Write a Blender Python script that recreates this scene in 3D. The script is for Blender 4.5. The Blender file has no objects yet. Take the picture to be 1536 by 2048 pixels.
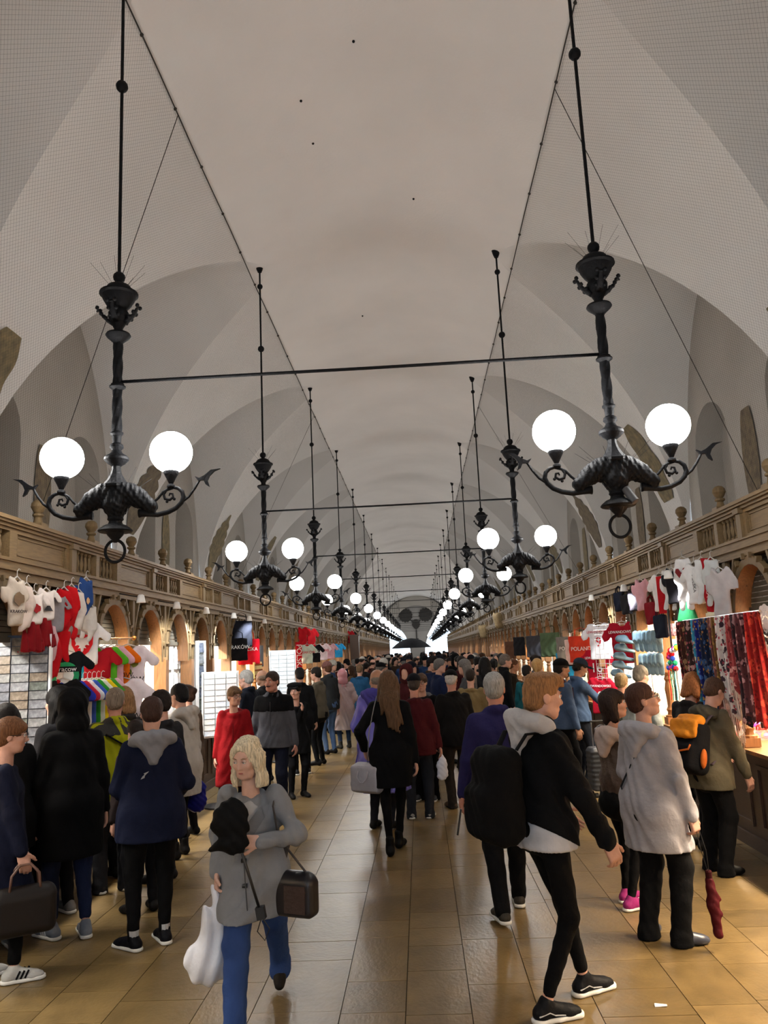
import bpy, bmesh, math, random
import numpy as np
from mathutils import Vector, Matrix, Euler
random.seed(7)
RS = np.random.RandomState(11)
scene = bpy.context.scene
COL = scene.collection
PI = math.pi
# ------------------------------------------------------------------ camera, world, exposure
CAM_H = 1.95
cam_d = bpy.data.cameras.new('camera')
cam_d.sensor_fit = 'VERTICAL'; cam_d.sensor_height = 36.0; cam_d.lens = 36.0 * 1585 / 2048
cam_d.clip_start = 0.05; cam_d.clip_end = 400
cam = bpy.data.objects.new('camera', cam_d); COL.objects.link(cam)
cam.matrix_world = (Matrix.Translation((0, 0, CAM_H)) @ Matrix.Rotation(math.radians(2.1435), 4, 'Z')
                    @ Matrix.Rotation(math.radians(99.957), 4, 'X') @ Matrix.Rotation(math.radians(-2.55), 4, 'Z'))
scene.camera = cam
world = bpy.data.worlds.new('overcast_sky'); scene.world = world; world.use_nodes = True
wbg = world.node_tree.nodes['Background']
wbg.inputs[0].default_value = (0.70, 0.85, 1.0, 1); wbg.inputs[1].default_value = 3.2
vs = scene.view_settings
vs.view_transform = 'Standard'; vs.look = 'None'; vs.gamma = 1.0; vs.use_curve_mapping = False
vs.exposure = -0.32
cy = scene.cycles
cy.max_bounces = 5; cy.diffuse_bounces = 3; cy.glossy_bounces = 2; cy.transmission_bounces = 2; cy.transparent_max_bounces = 8; cy.caustics_reflective = False; cy.caustics_refractive = False; cy.adaptive_threshold = 0.03; cy.sample_clamp_indirect = 8.0
GLOBE_STRENGTH = 56.0
STALL_POWER = 150.0
# ------------------------------------------------------------------ helpers
def lin(c):
    return tuple(((v / 255) / 12.92 if v / 255 <= 0.04045 else ((v / 255 + 0.055) / 1.055) ** 2.4) for v in c)
MATS = {}
def mat(key, col, rough=0.7, var=0.12, nscale=8.0, bump=0.0, bscale=60.0, metal=0.0, spec=0.4, col2=None, rnd=0.0, coords='Object'):
    """procedural material: noise-varied colour, optional bump and per-object variation; col is linear"""
    if key in MATS: return MATS[key]
    m = bpy.data.materials.new(key); m.use_nodes = True; MATS[key] = m
    nt = m.node_tree; b = nt.nodes['Principled BSDF']
    tc = nt.nodes.new('ShaderNodeTexCoord'); no = nt.nodes.new('ShaderNodeTexNoise')
    no.inputs['Scale'].default_value = nscale; no.inputs['Detail'].default_value = 4
    nt.links.new(tc.outputs[coords], no.inputs['Vector'])
    mx = nt.nodes.new('ShaderNodeMix'); mx.data_type = 'RGBA'
    c2 = col2 if col2 else tuple(min(1, v * (1 + var)) for v in col)
    c1 = col if col2 else tuple(v * (1 - var) for v in col)
    mx.inputs[6].default_value = (*c1, 1); mx.inputs[7].default_value = (*c2, 1)
    rp = nt.nodes.new('ShaderNodeMapRange'); rp.inputs[1].default_value = 0.32; rp.inputs[2].default_value = 0.68
    nt.links.new(no.outputs[0], rp.inputs[0]); nt.links.new(rp.outputs[0], mx.inputs[0])
    out = mx.outputs[2]
    if rnd > 0:
        oi = nt.nodes.new('ShaderNodeObjectInfo'); mr = nt.nodes.new('ShaderNodeMapRange')
        mr.inputs[3].default_value = 1 - rnd; mr.inputs[4].default_value = 1 + rnd
        nt.links.new(oi.outputs['Random'], mr.inputs[0])
        hs = nt.nodes.new('ShaderNodeHueSaturation'); nt.links.new(out, hs.inputs['Color']); nt.links.new(mr.outputs[0], hs.inputs['Value'])
        out = hs.outputs[0]
    nt.links.new(out, b.inputs['Base Color'])
    b.inputs['Roughness'].default_value = rough; b.inputs['Metallic'].default_value = metal
    b.inputs['Specular IOR Level'].default_value = spec
    if bump > 0:
        n2 = nt.nodes.new('ShaderNodeTexNoise'); n2.inputs['Scale'].default_value = bscale; n2.inputs['Detail'].default_value = 3
        nt.links.new(tc.outputs[coords], n2.inputs['Vector'])
        bp = nt.nodes.new('ShaderNodeBump'); bp.inputs['Strength'].default_value = bump; bp.inputs['Distance'].default_value = 0.02
        nt.links.new(n2.outputs[0], bp.inputs['Height']); nt.links.new(bp.outputs[0], b.inputs['Normal'])
    return m
def cloth(rgb, rough=0.9, bump=0.22, bscale=38, var=0.12):
    return mat('cloth_%d_%d_%d_%g_%g' % (*rgb, rough, CLOTH_K), tuple(v * CLOTH_K for v in lin(rgb)), rough, var, 7, bump, bscale, spec=0.12)
CLOTH_K = 1.0
def emit(key, rgb, strength):
    if key in MATS: return MATS[key]
    m = bpy.data.materials.new(key); m.use_nodes = True; MATS[key] = m
    nt = m.node_tree; nt.nodes.clear()
    e = nt.nodes.new('ShaderNodeEmission'); o = nt.nodes.new('ShaderNodeOutputMaterial')
    e.inputs[0].default_value = (*rgb, 1); e.inputs[1].default_value = strength
    nt.links.new(e.outputs[0], o.inputs[0]); return m
def sheer(key, rgb, alpha=0.5, rough=0.25):
    if key in MATS: return MATS[key]
    m = mat(key, lin(rgb), rough, 0.1, 6, 0.5, 14, spec=0.6)
    m.node_tree.nodes['Principled BSDF'].inputs['Alpha'].default_value = alpha; return m
def wood(key, rgb, rough=0.45, axis=1):
    if key in MATS: return MATS[key]
    m = mat(key, lin(rgb), rough, 0.2, 5, spec=0.5)
    nt = m.node_tree; no = [n for n in nt.nodes if n.type == 'TEX_NOISE'][0]; tc = [n for n in nt.nodes if n.type == 'TEX_COORD'][0]
    mp = nt.nodes.new('ShaderNodeMapping'); s = [14, 14, 14]; s[axis] = 1.2; mp.inputs['Scale'].default_value = s
    nt.links.new(tc.outputs['Object'], mp.inputs[0]); nt.links.new(mp.outputs[0], no.inputs['Vector']); return m

class MB:
    """collects simple shapes into one mesh"""
    def __init__(s): s.v = []; s.f = []
    def add(s, vs_, fs):
        o = len(s.v); s.v.extend([tuple(v) for v in vs_]); s.f.extend([tuple(i + o for i in f) for f in fs]); return s
    def box(s, c, d, M=None, taper=1.0):
        x, y, z = d[0] / 2, d[1] / 2, d[2] / 2
        pts = [(-x, -y, -z), (x, -y, -z), (x, y, -z), (-x, y, -z), (-x * taper, -y * taper, z), (x * taper, -y * taper, z), (x * taper, y * taper, z), (-x * taper, y * taper, z)]
        if M is not None: pts = [M @ Vector(p) for p in pts]
        pts = [(p[0] + c[0], p[1] + c[1], p[2] + c[2]) for p in pts]
        return s.add(pts, [(0, 3, 2, 1), (4, 5, 6, 7), (0, 1, 5, 4), (1, 2, 6, 5), (2, 3, 7, 6), (3, 0, 4, 7)])
    def lathe(s, prof, c=(0, 0, 0), n=16, ph=0.0, sq=None):
        vs_, fs = [], []
        for r, z in prof:
            for i in range(n):
                a = ph + 2 * PI * i / n; vs_.append((c[0] + r * math.cos(a), c[1] + r * math.sin(a), c[2] + z))
        for j in range(len(prof) - 1):
            for i in range(n):
                a, b = j * n + i, j * n + (i + 1) % n; fs.append((a, b, b + n, a + n))
        fs.append(tuple(range(n))[::-1]); k = (len(prof) - 1) * n; fs.append(tuple(k + i for i in range(n)))
        if prof[0][1] > prof[-1][1]: fs = [f[::-1] for f in fs]
        return s.add(vs_, fs)
    def tube(s, pts, rad, n=8, closed=False, flat=1.0, up=None):
        P = [Vector(p) for p in pts]; m = len(P)
        if not hasattr(rad, '__len__'): rad = [rad] * m
        vs_, fs = [], []; prev = None
        for i, p in enumerate(P):
            if closed: t = P[(i + 1) % m] - P[i - 1]
            else: t = P[min(i + 1, m - 1)] - P[max(i - 1, 0)]
            t.normalize()
            if prev is None:
                ref = Vector(up) if up else (Vector((0, 0, 1)) if abs(t.z) < 0.9 else Vector((1, 0, 0)))
                a = ref.cross(t)
            else: a = prev - t * prev.dot(t)
            a.normalize(); prev = a; b = t.cross(a)
            for k in range(n):
                w = 2 * PI * k / n; vs_.append(p + (a * math.cos(w) + b * math.sin(w) * flat) * rad[i])
        for i in range(m if closed else m - 1):
            i2 = (i + 1) % m
            for k in range(n):
                k2 = (k + 1) % n; fs.append((i * n + k, i * n + k2, i2 * n + k2, i2 * n + k))
        if not closed: fs.append(tuple(range(n))[::-1]); fs.append(tuple((m - 1) * n + k for k in range(n)))
        return s.add(vs_, fs)
    def sphere(s, c, r, n=16, m=10, sc=(1, 1, 1)):
        prof = [(max(1e-4, r * math.sin(PI * j / m)), -r * math.cos(PI * j / m)) for j in range(m + 1)]
        o = len(s.v); s.lathe(prof, (0, 0, 0), n)
        for i in range(o, len(s.v)):
            v = s.v[i]; s.v[i] = (c[0] + v[0] * sc[0], c[1] + v[1] * sc[1], c[2] + v[2] * sc[2])
        return s
    def prism(s, poly, t, M=None):
        """2D outline (x,z) extruded in y by t (centred); M optional Matrix"""
        n = len(poly); a = [Vector((p[0], -t / 2, p[1])) for p in poly] + [Vector((p[0], t / 2, p[1])) for p in poly]
        if M is not None: a = [M @ p for p in a]
        fs = [tuple(range(n)), tuple(range(n, 2 * n))[::-1]] + [(i, i + n, (i + 1) % n + n, (i + 1) % n) for i in range(n)]
        return s.add(a, fs)
    def mesh(s, name):
        me = bpy.data.meshes.new(name); me.from_pydata(s.v, [], s.f); me.update(); return me
    def build(s, name, m, parent=None, smooth=False, angle=None, bevel=0):
        me = s.mesh(name)
        bm = bmesh.new(); bm.from_mesh(me); bmesh.ops.recalc_face_normals(bm, faces=bm.faces); bm.to_mesh(me); bm.free()
        return obj(name, me, m, parent, smooth or angle is not None, angle, bevel)
def obj(name, me, m, parent=None, smooth=False, angle=None, bevel=0):
    o = bpy.data.objects.new(name, me); COL.objects.link(o)
    if m is not None and not me.materials: me.materials.append(m)
    if parent is not None: o.parent = parent
    if smooth:
        me.shade_smooth()
        if angle is not None: me.set_sharp_from_angle(angle=math.radians(angle))
    return o
def empty(name, loc=(0, 0, 0), rz=0):
    o = bpy.data.objects.new(name, None); COL.objects.link(o); o.location = loc; o.rotation_euler = (0, 0, rz)
    o.empty_display_size = 0.1; return o
def tag(o, label=None, cat=None, group=None, kind=None):
    if label: o['label'] = label
    if cat: o['category'] = cat
    if group: o['group'] = group
    if kind: o['kind'] = kind
    return o
def copy_tree(o, parent=None, skip=()):
    c = o.copy(); COL.objects.link(c); c.parent = parent
    for ch in o.children:
        if ch.name.split('.')[0] not in skip: copy_tree(ch, c, skip)
    return c
def recolor(o, m):
    """give one copy its own material while it shares its mesh"""
    o.material_slots[0].link = 'OBJECT'; o.material_slots[0].material = m
def npmesh(name, V, Q):
    me = bpy.data.meshes.new(name); n = len(V); k = len(Q)
    me.vertices.add(n); me.vertices.foreach_set('co', np.ascontiguousarray(V, dtype=np.float32).ravel())
    me.loops.add(k * 4); me.loops.foreach_set('vertex_index', np.ascontiguousarray(Q, dtype=np.int32).ravel())
    me.polygons.add(k); me.polygons.foreach_set('loop_start', np.arange(0, k * 4, 4, dtype=np.int32))
    try: me.polygons.foreach_set('loop_total', np.full(k, 4, dtype=np.int32))
    except Exception: pass
    me.update(calc_edges=True); me.validate(); me.shade_smooth(); return me
def textmesh(s, size=0.1, ext=0.002, align='CENTER', shear=0.0):
    cu = bpy.data.curves.new('lettering', 'FONT'); cu.body = s; cu.size = size; cu.extrude = ext; cu.align_x = align; cu.align_y = 'CENTER'; cu.shear = shear; cu.resolution_u = 3
    o = bpy.data.objects.new('lettering', cu); COL.objects.link(o)
    me = bpy.data.meshes.new_from_object(o.evaluated_get(bpy.context.evaluated_depsgraph_get())); bpy.data.objects.remove(o); bpy.data.curves.remove(cu)
    me.materials.clear()
    return me
# ------------------------------------------------------------------ signed-distance modelling (bodies, clothes, hair, cast iron)
class Field:
    def __init__(s, lo, hi, h, fine=(), disp=None):
        """fine: list of (lo, hi, step) boxes where the tensor grid is refined"""
        s.ax = []
        for a in range(3):
            iv = [lo[a]]; x = lo[a]
            while x < hi[a]:
                st = h
                for f in fine:
                    if f[0][a] - h * 0.5 <= x <= f[1][a]: st = min(st, f[2])
                x += st; iv.append(x)
            s.ax.append(np.array(iv, dtype=np.float32))
        s.h = h; s.D = np.full([len(a) for a in s.ax], 1.0, dtype=np.float32)
    def win(s, lo, hi):
        r = []
        for a in range(3):
            i = max(0, int(np.searchsorted(s.ax[a], lo[a])) - 1); j = min(len(s.ax[a]), int(np.searchsorted(s.ax[a], hi[a])) + 1); r.append(slice(i, max(i + 1, j)))
        X = s.ax[0][r[0]][:, None, None]; Y = s.ax[1][r[1]][None, :, None]; Z = s.ax[2][r[2]][None, None, :]
        return tuple(r), X, Y, Z
    def put(s, w, d, k, op):
        D = s.D[w]
        if op == 'sub':
            d = -d; h = np.maximum(k - np.abs(D - d), 0) / k; s.D[w] = np.maximum(D, d) + h * h * k * 0.25
        else:
            h = np.maximum(k - np.abs(D - d), 0) / k; s.D[w] = np.minimum(D, d) - h * h * k * 0.25
    def cone(s, a, b, r1, r2, k=0.02, op='add', sc=(1, 1), side=(1, 0, 0)):
        """round cone a->b; sc = (width factor along side, factor across)"""
        a = np.array(a, dtype=np.float32); b = np.array(b, dtype=np.float32); R = max(r1, r2) * max(sc) + k + s.h * 1.5
        w, X, Y, Z = s.win(np.minimum(a, b) - R, np.maximum(a, b) + R)
        d = b - a; L = float(np.linalg.norm(d)) + 1e-6; u = d / L
        sd = np.array(side, dtype=np.float32); sd = sd - u * sd.dot(u)
        if np.linalg.norm(sd) < .2: sd = np.array((0, 1, 0), dtype=np.float32) if abs(u[1]) < .8 else np.array((0, 0, 1), dtype=np.float32); sd = sd - u * sd.dot(u)
        sd /= np.linalg.norm(sd) + 1e-6; n = np.cross(u, sd)
        px, py, pz = X - a[0], Y - a[1], Z - a[2]
        t = (px * u[0] + py * u[1] + pz * u[2]); e1 = (px * sd[0] + py * sd[1] + pz * sd[2]) / sc[0]; e2 = (px * n[0] + py * n[1] + pz * n[2]) / sc[1]
        tc = np.clip(t / L, 0, 1); q = t - tc * L
        dist = (np.sqrt(e1 * e1 + e2 * e2 + q * q) - (r1 + (r2 - r1) * tc)) * min(1.0, min(sc) * 1.0)
        s.put(w, dist, k, op); return s
    def chain(s, pts, rad, k=0.02, sc=(1, 1), side=(1, 0, 0)):
        for i in range(len(pts) - 1): s.cone(pts[i], pts[i + 1], rad[i], rad[i + 1], k, 'add', sc, side)
        return s
    def ell(s, c, r, M=None, k=0.02, op='add'):
        R = max(r) + k + s.h * 1.5; c = np.array(c, dtype=np.float32)
        w, X, Y, Z = s.win(c - R, c + R); px, py, pz = X - c[0], Y - c[1], Z - c[2]
        if M is not None:
            m = np.array(M, dtype=np.float32)[:3, :3]
            px, py, pz = (px * m[0, 0] + py * m[1, 0] + pz * m[2, 0], px * m[0, 1] + py * m[1, 1] + pz * m[2, 1], px * m[0, 2] + py * m[1, 2] + pz * m[2, 2])
        q = np.sqrt((px / r[0]) ** 2 + (py / r[1]) ** 2 + (pz / r[2]) ** 2); q2 = np.sqrt((px / r[0] ** 2) ** 2 + (py / r[1] ** 2) ** 2 + (pz / r[2] ** 2) ** 2) + 1e-6
        s.put(w, q * (q - 1) / q2, k, op); return s
    def rbox(s, c, half, rad=0.01, M=None, k=0.01, op='add'):
        R = float(np.linalg.norm(half)) + k + s.h * 1.5; c = np.array(c, dtype=np.float32)
        w, X, Y, Z = s.win(c - R, c + R); px, py, pz = X - c[0], Y - c[1], Z - c[2]
        if M is not None:
            m = np.array(M, dtype=np.float32)[:3, :3]
            px, py, pz = (px * m[0, 0] + py * m[1, 0] + pz * m[2, 0], px * m[0, 1] + py * m[1, 1] + pz * m[2, 1], px * m[0, 2] + py * m[1, 2] + pz * m[2, 2])
        qx, qy, qz = np.abs(px) - half[0] + rad, np.abs(py) - half[1] + rad, np.abs(pz) - half[2] + rad
        d = np.sqrt(np.maximum(qx, 0) ** 2 + np.maximum(qy, 0) ** 2 + np.maximum(qz, 0) ** 2) + np.minimum(np.maximum(qx, np.maximum(qy, qz)), 0) - rad
        s.put(w, d, k, op); return s
    def plane(s, p, n, k=0.005):
        """keep the side the normal n points away from"""
        n = np.array(n, dtype=np.float32); n /= np.linalg.norm(n)
        d = (s.ax[0][:, None, None] - p[0]) * n[0] + (s.ax[1][None, :, None] - p[1]) * n[1] + (s.ax[2][None, None, :] - p[2]) * n[2]
        s.D = np.maximum(s.D, d.astype(np.float32)); return s
    def fn(s, f):
        s.D = (s.D + f(s.ax[0][:, None, None], s.ax[1][None, :, None], s.ax[2][None, None, :])).astype(np.float32); return s
    def mesh(s, name):
        D = s.D
        for a in range(3):
            sl = [slice(None)] * 3; sl[a] = 0; D[tuple(sl)] = np.maximum(D[tuple(sl)], 1e-3); sl[a] = -1; D[tuple(sl)] = np.maximum(D[tuple(sl)], 1e-3)
        I = D < 0
        c = np.zeros([d - 1 for d in D.shape], dtype=np.int8)
        for i in (0, 1):
            for j in (0, 1):
                for k in (0, 1): c += I[i:D.shape[0] - 1 + i, j:D.shape[1] - 1 + j, k:D.shape[2] - 1 + k]
        act = (c > 0) & (c < 8); ijk = np.argwhere(act); n = len(ijk)
        idx = np.full(act.shape, -1, dtype=np.int32); idx[act] = np.arange(n)
        cr = {}
        for i in (0, 1):
            for j in (0, 1):
                for k in (0, 1):
                    q = ijk + (i, j, k); cr[(i, j, k)] = (D[q[:, 0], q[:, 1], q[:, 2]], np.stack([s.ax[a][q[:, a]] for a in range(3)], 1))
        acc = np.zeros((n, 3)); cnt = np.zeros(n)
        for a in range(3):
            for u in (0, 1):
                for v in (0, 1):
                    e0 = [0, 0, 0]; o = [x for x in range(3) if x != a]; e0[o[0]] = u; e0[o[1]] = v; e1 = list(e0); e1[a] = 1
                    d0, p0 = cr[tuple(e0)]; d1, p1 = cr[tuple(e1)]; m = (d0 < 0) != (d1 < 0)
                    t = np.where(m, d0 / np.where(m, d0 - d1, 1), 0)[:, None]
                    acc += np.where(m[:, None], p0 + (p1 - p0) * t, 0); cnt += m
        V = acc / np.maximum(cnt, 1)[:, None]
        Q = []
        for a in range(3):
            sl0 = [slice(None)] * 3; sl1 = [slice(None)] * 3; sl0[a] = slice(0, -1); sl1[a] = slice(1, None)
            A = I[tuple(sl0)]; B = I[tuple(sl1)]; e = np.argwhere(A != B)
            if not len(e): continue
            o = [(a + 1) % 3, (a + 2) % 3]; ok = (e[:, o[0]] > 0) & (e[:, o[1]] > 0) & (e[:, o[0]] < D.shape[o[0]] - 1) & (e[:, o[1]] < D.shape[o[1]] - 1); e = e[ok]
            g = A[e[:, 0], e[:, 1], e[:, 2]]
            q = []
            for (du, dv) in ((-1, -1), (0, -1), (0, 0), (-1, 0)):
                z = e.copy(); z[:, o[0]] += du; z[:, o[1]] += dv; q.append(idx[z[:, 0], z[:, 1], z[:, 2]])
            q = np.stack(q, 1); q[~g] = q[~g][:, ::-1]; Q.append(q)
        return npmesh(name, V, np.concatenate(Q))
# ================================================================== the hall
XC, HW, ZS, VB, VL, BAY = -0.3, 5.2, 3.0, 5.32, 4.97, 5.8
VM = 2.5
Y0, Y1 = -BAY / 2, BAY * 16.5
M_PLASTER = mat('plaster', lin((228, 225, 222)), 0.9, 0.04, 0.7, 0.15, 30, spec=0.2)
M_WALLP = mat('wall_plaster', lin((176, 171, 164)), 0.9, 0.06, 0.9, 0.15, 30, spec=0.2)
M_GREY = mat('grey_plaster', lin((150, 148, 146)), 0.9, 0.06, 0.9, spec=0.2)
M_PAINT = mat('faded_gold_paint', lin((142, 126, 94)), 0.9, 0.35, 9, col2=lin((104, 96, 76)))
M_PAINT2 = mat('faded_brown_paint', lin((126, 112, 90)), 0.9, 0.35, 9, col2=lin((96, 86, 74)))
M_INK = mat('faded_lettering_paint', lin((120, 114, 104)), 0.9)
M_OAK = wood('oak', (108, 86, 54), 0.7, 1)
M_OAKV = wood('oak_upright', (102, 82, 52), 0.7, 2)
M_OAKL = wood('oak_reveal', (132, 90, 52), 0.4, 2)
M_OAKD = wood('dark_oak', (66, 46, 32), 0.45, 1)
M_GAP_SHADE = mat('gap_shade', lin((34, 28, 24)), 0.8)  # near-black colour stands in for shade between the arch struts
M_SHUT = mat('shutter_green_brown', lin((74, 68, 56)), 0.6)
M_IRON = mat('black_iron', (0.006, 0.0065, 0.008), 0.6, 0.3, 20, 0.3, 40, spec=0.15)
M_NET = mat('net_cord', lin((60, 56, 52)), 0.9)
M_STONE = mat('sandstone_tile', lin((112, 92, 58)), 0.30, 0.2, 2.2, 0.12, 14, spec=0.5, rnd=0.16)
M_JOINT = mat('tile_joint', lin((62, 52, 38)), 0.9)
def zbar(u): return ZS + VB * math.sqrt(max(0, 1 - (u / HW) ** 2))
def zlun(v): return ZS + VL * math.sqrt(max(0, 1 - (v / VM) ** 2)) if abs(v) < VM else 0
def ugroin(v):
    q = VL / VB * math.sqrt(max(0, 1 - (v / VM) ** 2)); return HW * math.sqrt(max(0, 1 - q * q)) if abs(v) < VM else HW
def vault():
    mb = MB(); vsam = sorted(set([round(-2.9 + 0.1 * i, 3) for i in range(59)] + [VM, -VM, 2.46, -2.46, -2.48, 2.48]))
    nb, nl = 16, 5
    for n in range(0, 17):
        for s in (-1, 1):
            rows = []
            for v in vsam:
                ug = ugroin(v); y = n * BAY + v; r = []
                for i in range(nb + 1):
                    u = HW * math.sin(math.asin(ug / HW) * i / nb); r.append((XC + s * u, y, zbar(u)))
                zl = zlun(v) if abs(v) < VM else ZS
                for i in range(1, nl + 1): r.append((XC + s * (ug + (HW - ug) * i / nl), y, max(zl, ZS) if abs(v) < VM else ZS))
                rows.append(r)
            k = nb + nl + 1; vs_ = [p for r in rows for p in r]
            fs = [(a * k + b, a * k + b + 1, (a + 1) * k + b + 1, (a + 1) * k + b) for a in range(len(rows) - 1) for b in range(k - 1)]
            mb.add(vs_, fs if s < 0 else [f[::-1] for f in fs])
    me = mb.mesh('ceiling'); bm = bmesh.new(); bm.from_mesh(me); bmesh.ops.remove_doubles(bm, verts=bm.verts, dist=1e-4)
    bmesh.ops.dissolve_degenerate(bm, dist=1e-4, edges=bm.edges); bm.to_mesh(me); bm.free()
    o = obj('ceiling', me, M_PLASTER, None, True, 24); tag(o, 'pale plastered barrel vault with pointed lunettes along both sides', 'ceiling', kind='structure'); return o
CEIL = vault()
NICHES = ((-2.1, -0.95, 5.2), (0.45, 1.9, 5.0))
def side_wall(s, name):
    mb = MB(); X = XC + s * HW
    vsam = sorted(set([round(-2.9 + 0.1 * i, 3) for i in range(59)] + [q for n in NICHES for q in n[:2]]))
    def nich(v):
        for a, b, z in NICHES:
            if a - 1e-6 <= v <= b + 1e-6: return z + math.sqrt(max(0, ((b - a) / 2) ** 2 - (v - (a + b) / 2) ** 2))
        return None
    for n in range(17):
        for v, w in zip(vsam[:-1], vsam[1:]):
            mid = nich((v + w) / 2); ya, yb = n * BAY + v, n * BAY + w
            ta, tb = max(zlun(v), ZS), max(zlun(w), ZS)
            if mid is None: mb.add([(X, ya, 0), (X, yb, 0), (X, yb, tb + .01), (X, ya, ta + .01)], [(0, 1, 2, 3)])
            else:
                za, zb = min(nich(v), ta - .02), min(nich(w), tb - .02)
                mb.add([(X, ya, za), (X, yb, zb), (X, yb, tb + .01), (X, ya, ta + .01)], [(0, 1, 2, 3)])
                X2 = X + s * 0.45
                mb.add([(X, ya, za), (X, yb, zb), (X2, yb, zb), (X2, ya, za)], [(0, 1, 2, 3)])
                mb.add([(X2, ya, 0), (X2, yb, 0), (X2, yb, zb), (X2, ya, za)], [(0, 1, 2, 3)])
        for a, b, z in NICHES:
            for q in (a, b): mb.add([(X, n * BAY + q, 0), (X + s * .45, n * BAY + q, 0), (X + s * .45, n * BAY + q, z), (X, n * BAY + q, z)], [(0, 1, 2, 3)])
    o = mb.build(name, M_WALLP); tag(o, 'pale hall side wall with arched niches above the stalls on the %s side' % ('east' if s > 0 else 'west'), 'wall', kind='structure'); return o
def end_wall(y, name, arches, label):
    """gable wall with arched openings (centre, half width, spring z, apex z), built as vertical strips with a reveal"""
    mb = MB(); xs = sorted(set([round(-HW + 0.1 * i, 3) for i in range(105)] + [a[0] - a[1] for a in arches] + [a[0] + a[1] for a in arches]))
    def op(x):
        for c, w, zs, za in arches:
            if abs(x - c) <= w + 1e-6: return zs + (za - zs) * math.sqrt(max(0, 1 - ((x - c) / w) ** 2))
        return 0
    t = 0.5 if y > 0 else -0.5
    for a, b in zip(xs[:-1], xs[1:]):
        m = op((a + b) / 2); za, zb = (op(a), op(b)) if m > 0 else (0, 0); A, B = XC + a, XC + b
        mb.add([(A, y, za), (B, y, zb), (B, y, zbar(abs(b)) + .02), (A, y, zbar(abs(a)) + .02)], [(0, 1, 2, 3)])
        if m > 0: mb.add([(A, y, za), (B, y, zb), (B, y + t, zb), (A, y + t, za)], [(0, 1, 2, 3)])
    for c, w, zs, za in arches:
        for q in (c - w, c + w): mb.add([(XC + q, y, 0), (XC + q, y + t, 0), (XC + q, y + t, zs), (XC + q, y, zs)], [(0, 1, 2, 3)])
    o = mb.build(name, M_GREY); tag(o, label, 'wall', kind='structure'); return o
WL = side_wall(-1, 'wall_left'); WR = side_wall(1, 'wall_right')
WE = end_wall(Y1, 'wall_back', ((-2.75, 1.95, 0.9, 4.7), (2.75, 1.95, 0.9, 4.7)), 'grey end wall with two daylit arches and dark emblems')
WF = end_wall(Y0, 'wall_front', ((0.0, 1.8, 2.6, 3.8),), 'entrance wall with one wide arched doorway')
# step band of the end arch
mb = MB()
for i in range(24):
    a, b = PI * i / 24, PI * (i + 1) / 24
    P = lambda q, r, y: (XC + r * 2.5 * math.cos(q), y, 5.0 + r * 2.2 * math.sin(q))
    mb.add([P(a, 1, Y1 - .3), P(b, 1, Y1 - .3), P(b, 1.5, Y1 - .3), P(a, 1.5, Y1 - .3)], [(0, 1, 2, 3)]); mb.add([P(a, 1, Y1 - .3), P(b, 1, Y1 - .3), P(b, 1, Y1), P(a, 1, Y1)], [(0, 1, 2, 3)])
tag(mb.build('trim_1', M_WALLP), 'curved plaster band framing the end wall emblems', 'trim', kind='structure')
# wall emblems at the far end
def rosette(c, r, n=14):
    mb = MB(); poly = []
    for i in range(n * 4):
        a = 2 * PI * i / (n * 4); q = r * (1 + 0.07 * math.sin(a * n)); poly.append((c[0] + q * math.cos(a), c[2] + q * math.sin(a)))
    mb.prism(poly, 0.08, Matrix.Translation((0, c[1], 0))); mb.prism([((x - c[0]) * .7 + c[0], (z - c[2]) * .7 + c[2]) for x, z in poly], 0.16, Matrix.Translation((0, c[1], 0))); return mb
M_BRONZE = mat('dark_bronze', lin((46, 44, 42)), 0.6, 0.3, 8, 0.3, 10)
for sx in (-1, 1):
    tag(rosette((-0.36 + sx * 1.19, Y1 - .12, 6.03), 0.8).build('heraldic_rosette', M_BRONZE), 'large round dark bronze heraldic wreath on the end wall', 'emblem', 'round wreaths on the end wall')
shp = [(0, -.62), (.3, -.4), (.5, -.05), (.42, .2), (.62, .5), (.3, .42), (.15, .58), (-.15, .58), (-.3, .42), (-.62, .5), (-.42, .2), (-.5, -.05), (-.3, -.4)]
tag(MB().prism([(-.36 + x, 4.95 + z) for x, z in shp], .12, Matrix.Translation((0, Y1 - .1, 0))).build('heraldic_shield', M_BRONZE), 'dark scrolled shield between the two wreaths on the end wall', 'emblem')
tag(MB().box((-.36, Y1 - .1, 3.62), (.12, .08, 1.4)).box((-.22, Y1 - .1, 3.0), (.3, .08, .12)).box((-.24, Y1 - .1, 3.23), (.22, .08, .12)).build('hanging_key', M_BRONZE), 'long dark iron key hanging under the shield on the end wall', 'key')
# painted emblems on the vault piers and lunette walls (flat paint)
def painted(name, s, y, z0, h, wf, m, on_barrel=True, lean=0.0, parent=None):
    mb = MB(); N = 44; vs_ = []
    for i in range(N + 1):
        t = i / N; z = z0 + h * t
        u = HW * math.sqrt(max(0, 1 - ((z - ZS) / VB) ** 2)) - 0.02 if on_barrel else HW - 0.02
        w = wf(t); l, r = (w if isinstance(w, tuple) else (-w, w)); c = lean * t
        vs_ += [(XC + s * u, y + c + l, z), (XC + s * (u - .004), y + c + (l + r) / 2, z), (XC + s * u, y + c + r, z)]
    fs = []
    for i in range(N): fs += [(3 * i, 3 * i + 1, 3 * i + 4, 3 * i + 3), (3 * i + 1, 3 * i + 2, 3 * i + 5, 3 * i + 4)]
    return mb.add(vs_, fs).build(name, m, parent)
def w_eagle(t):
    b = 0.10 + 0.26 * math.sin(PI * min(1, t * 1.15)) ** 0.8
    if t > .3: b += 0.09 * abs(math.sin(t * 21)) * (1 if t < .9 else .3)
    if t > .86: b *= max(.15, (1.0 - t) / .14) ** .5
    return b * 1.35
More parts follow.
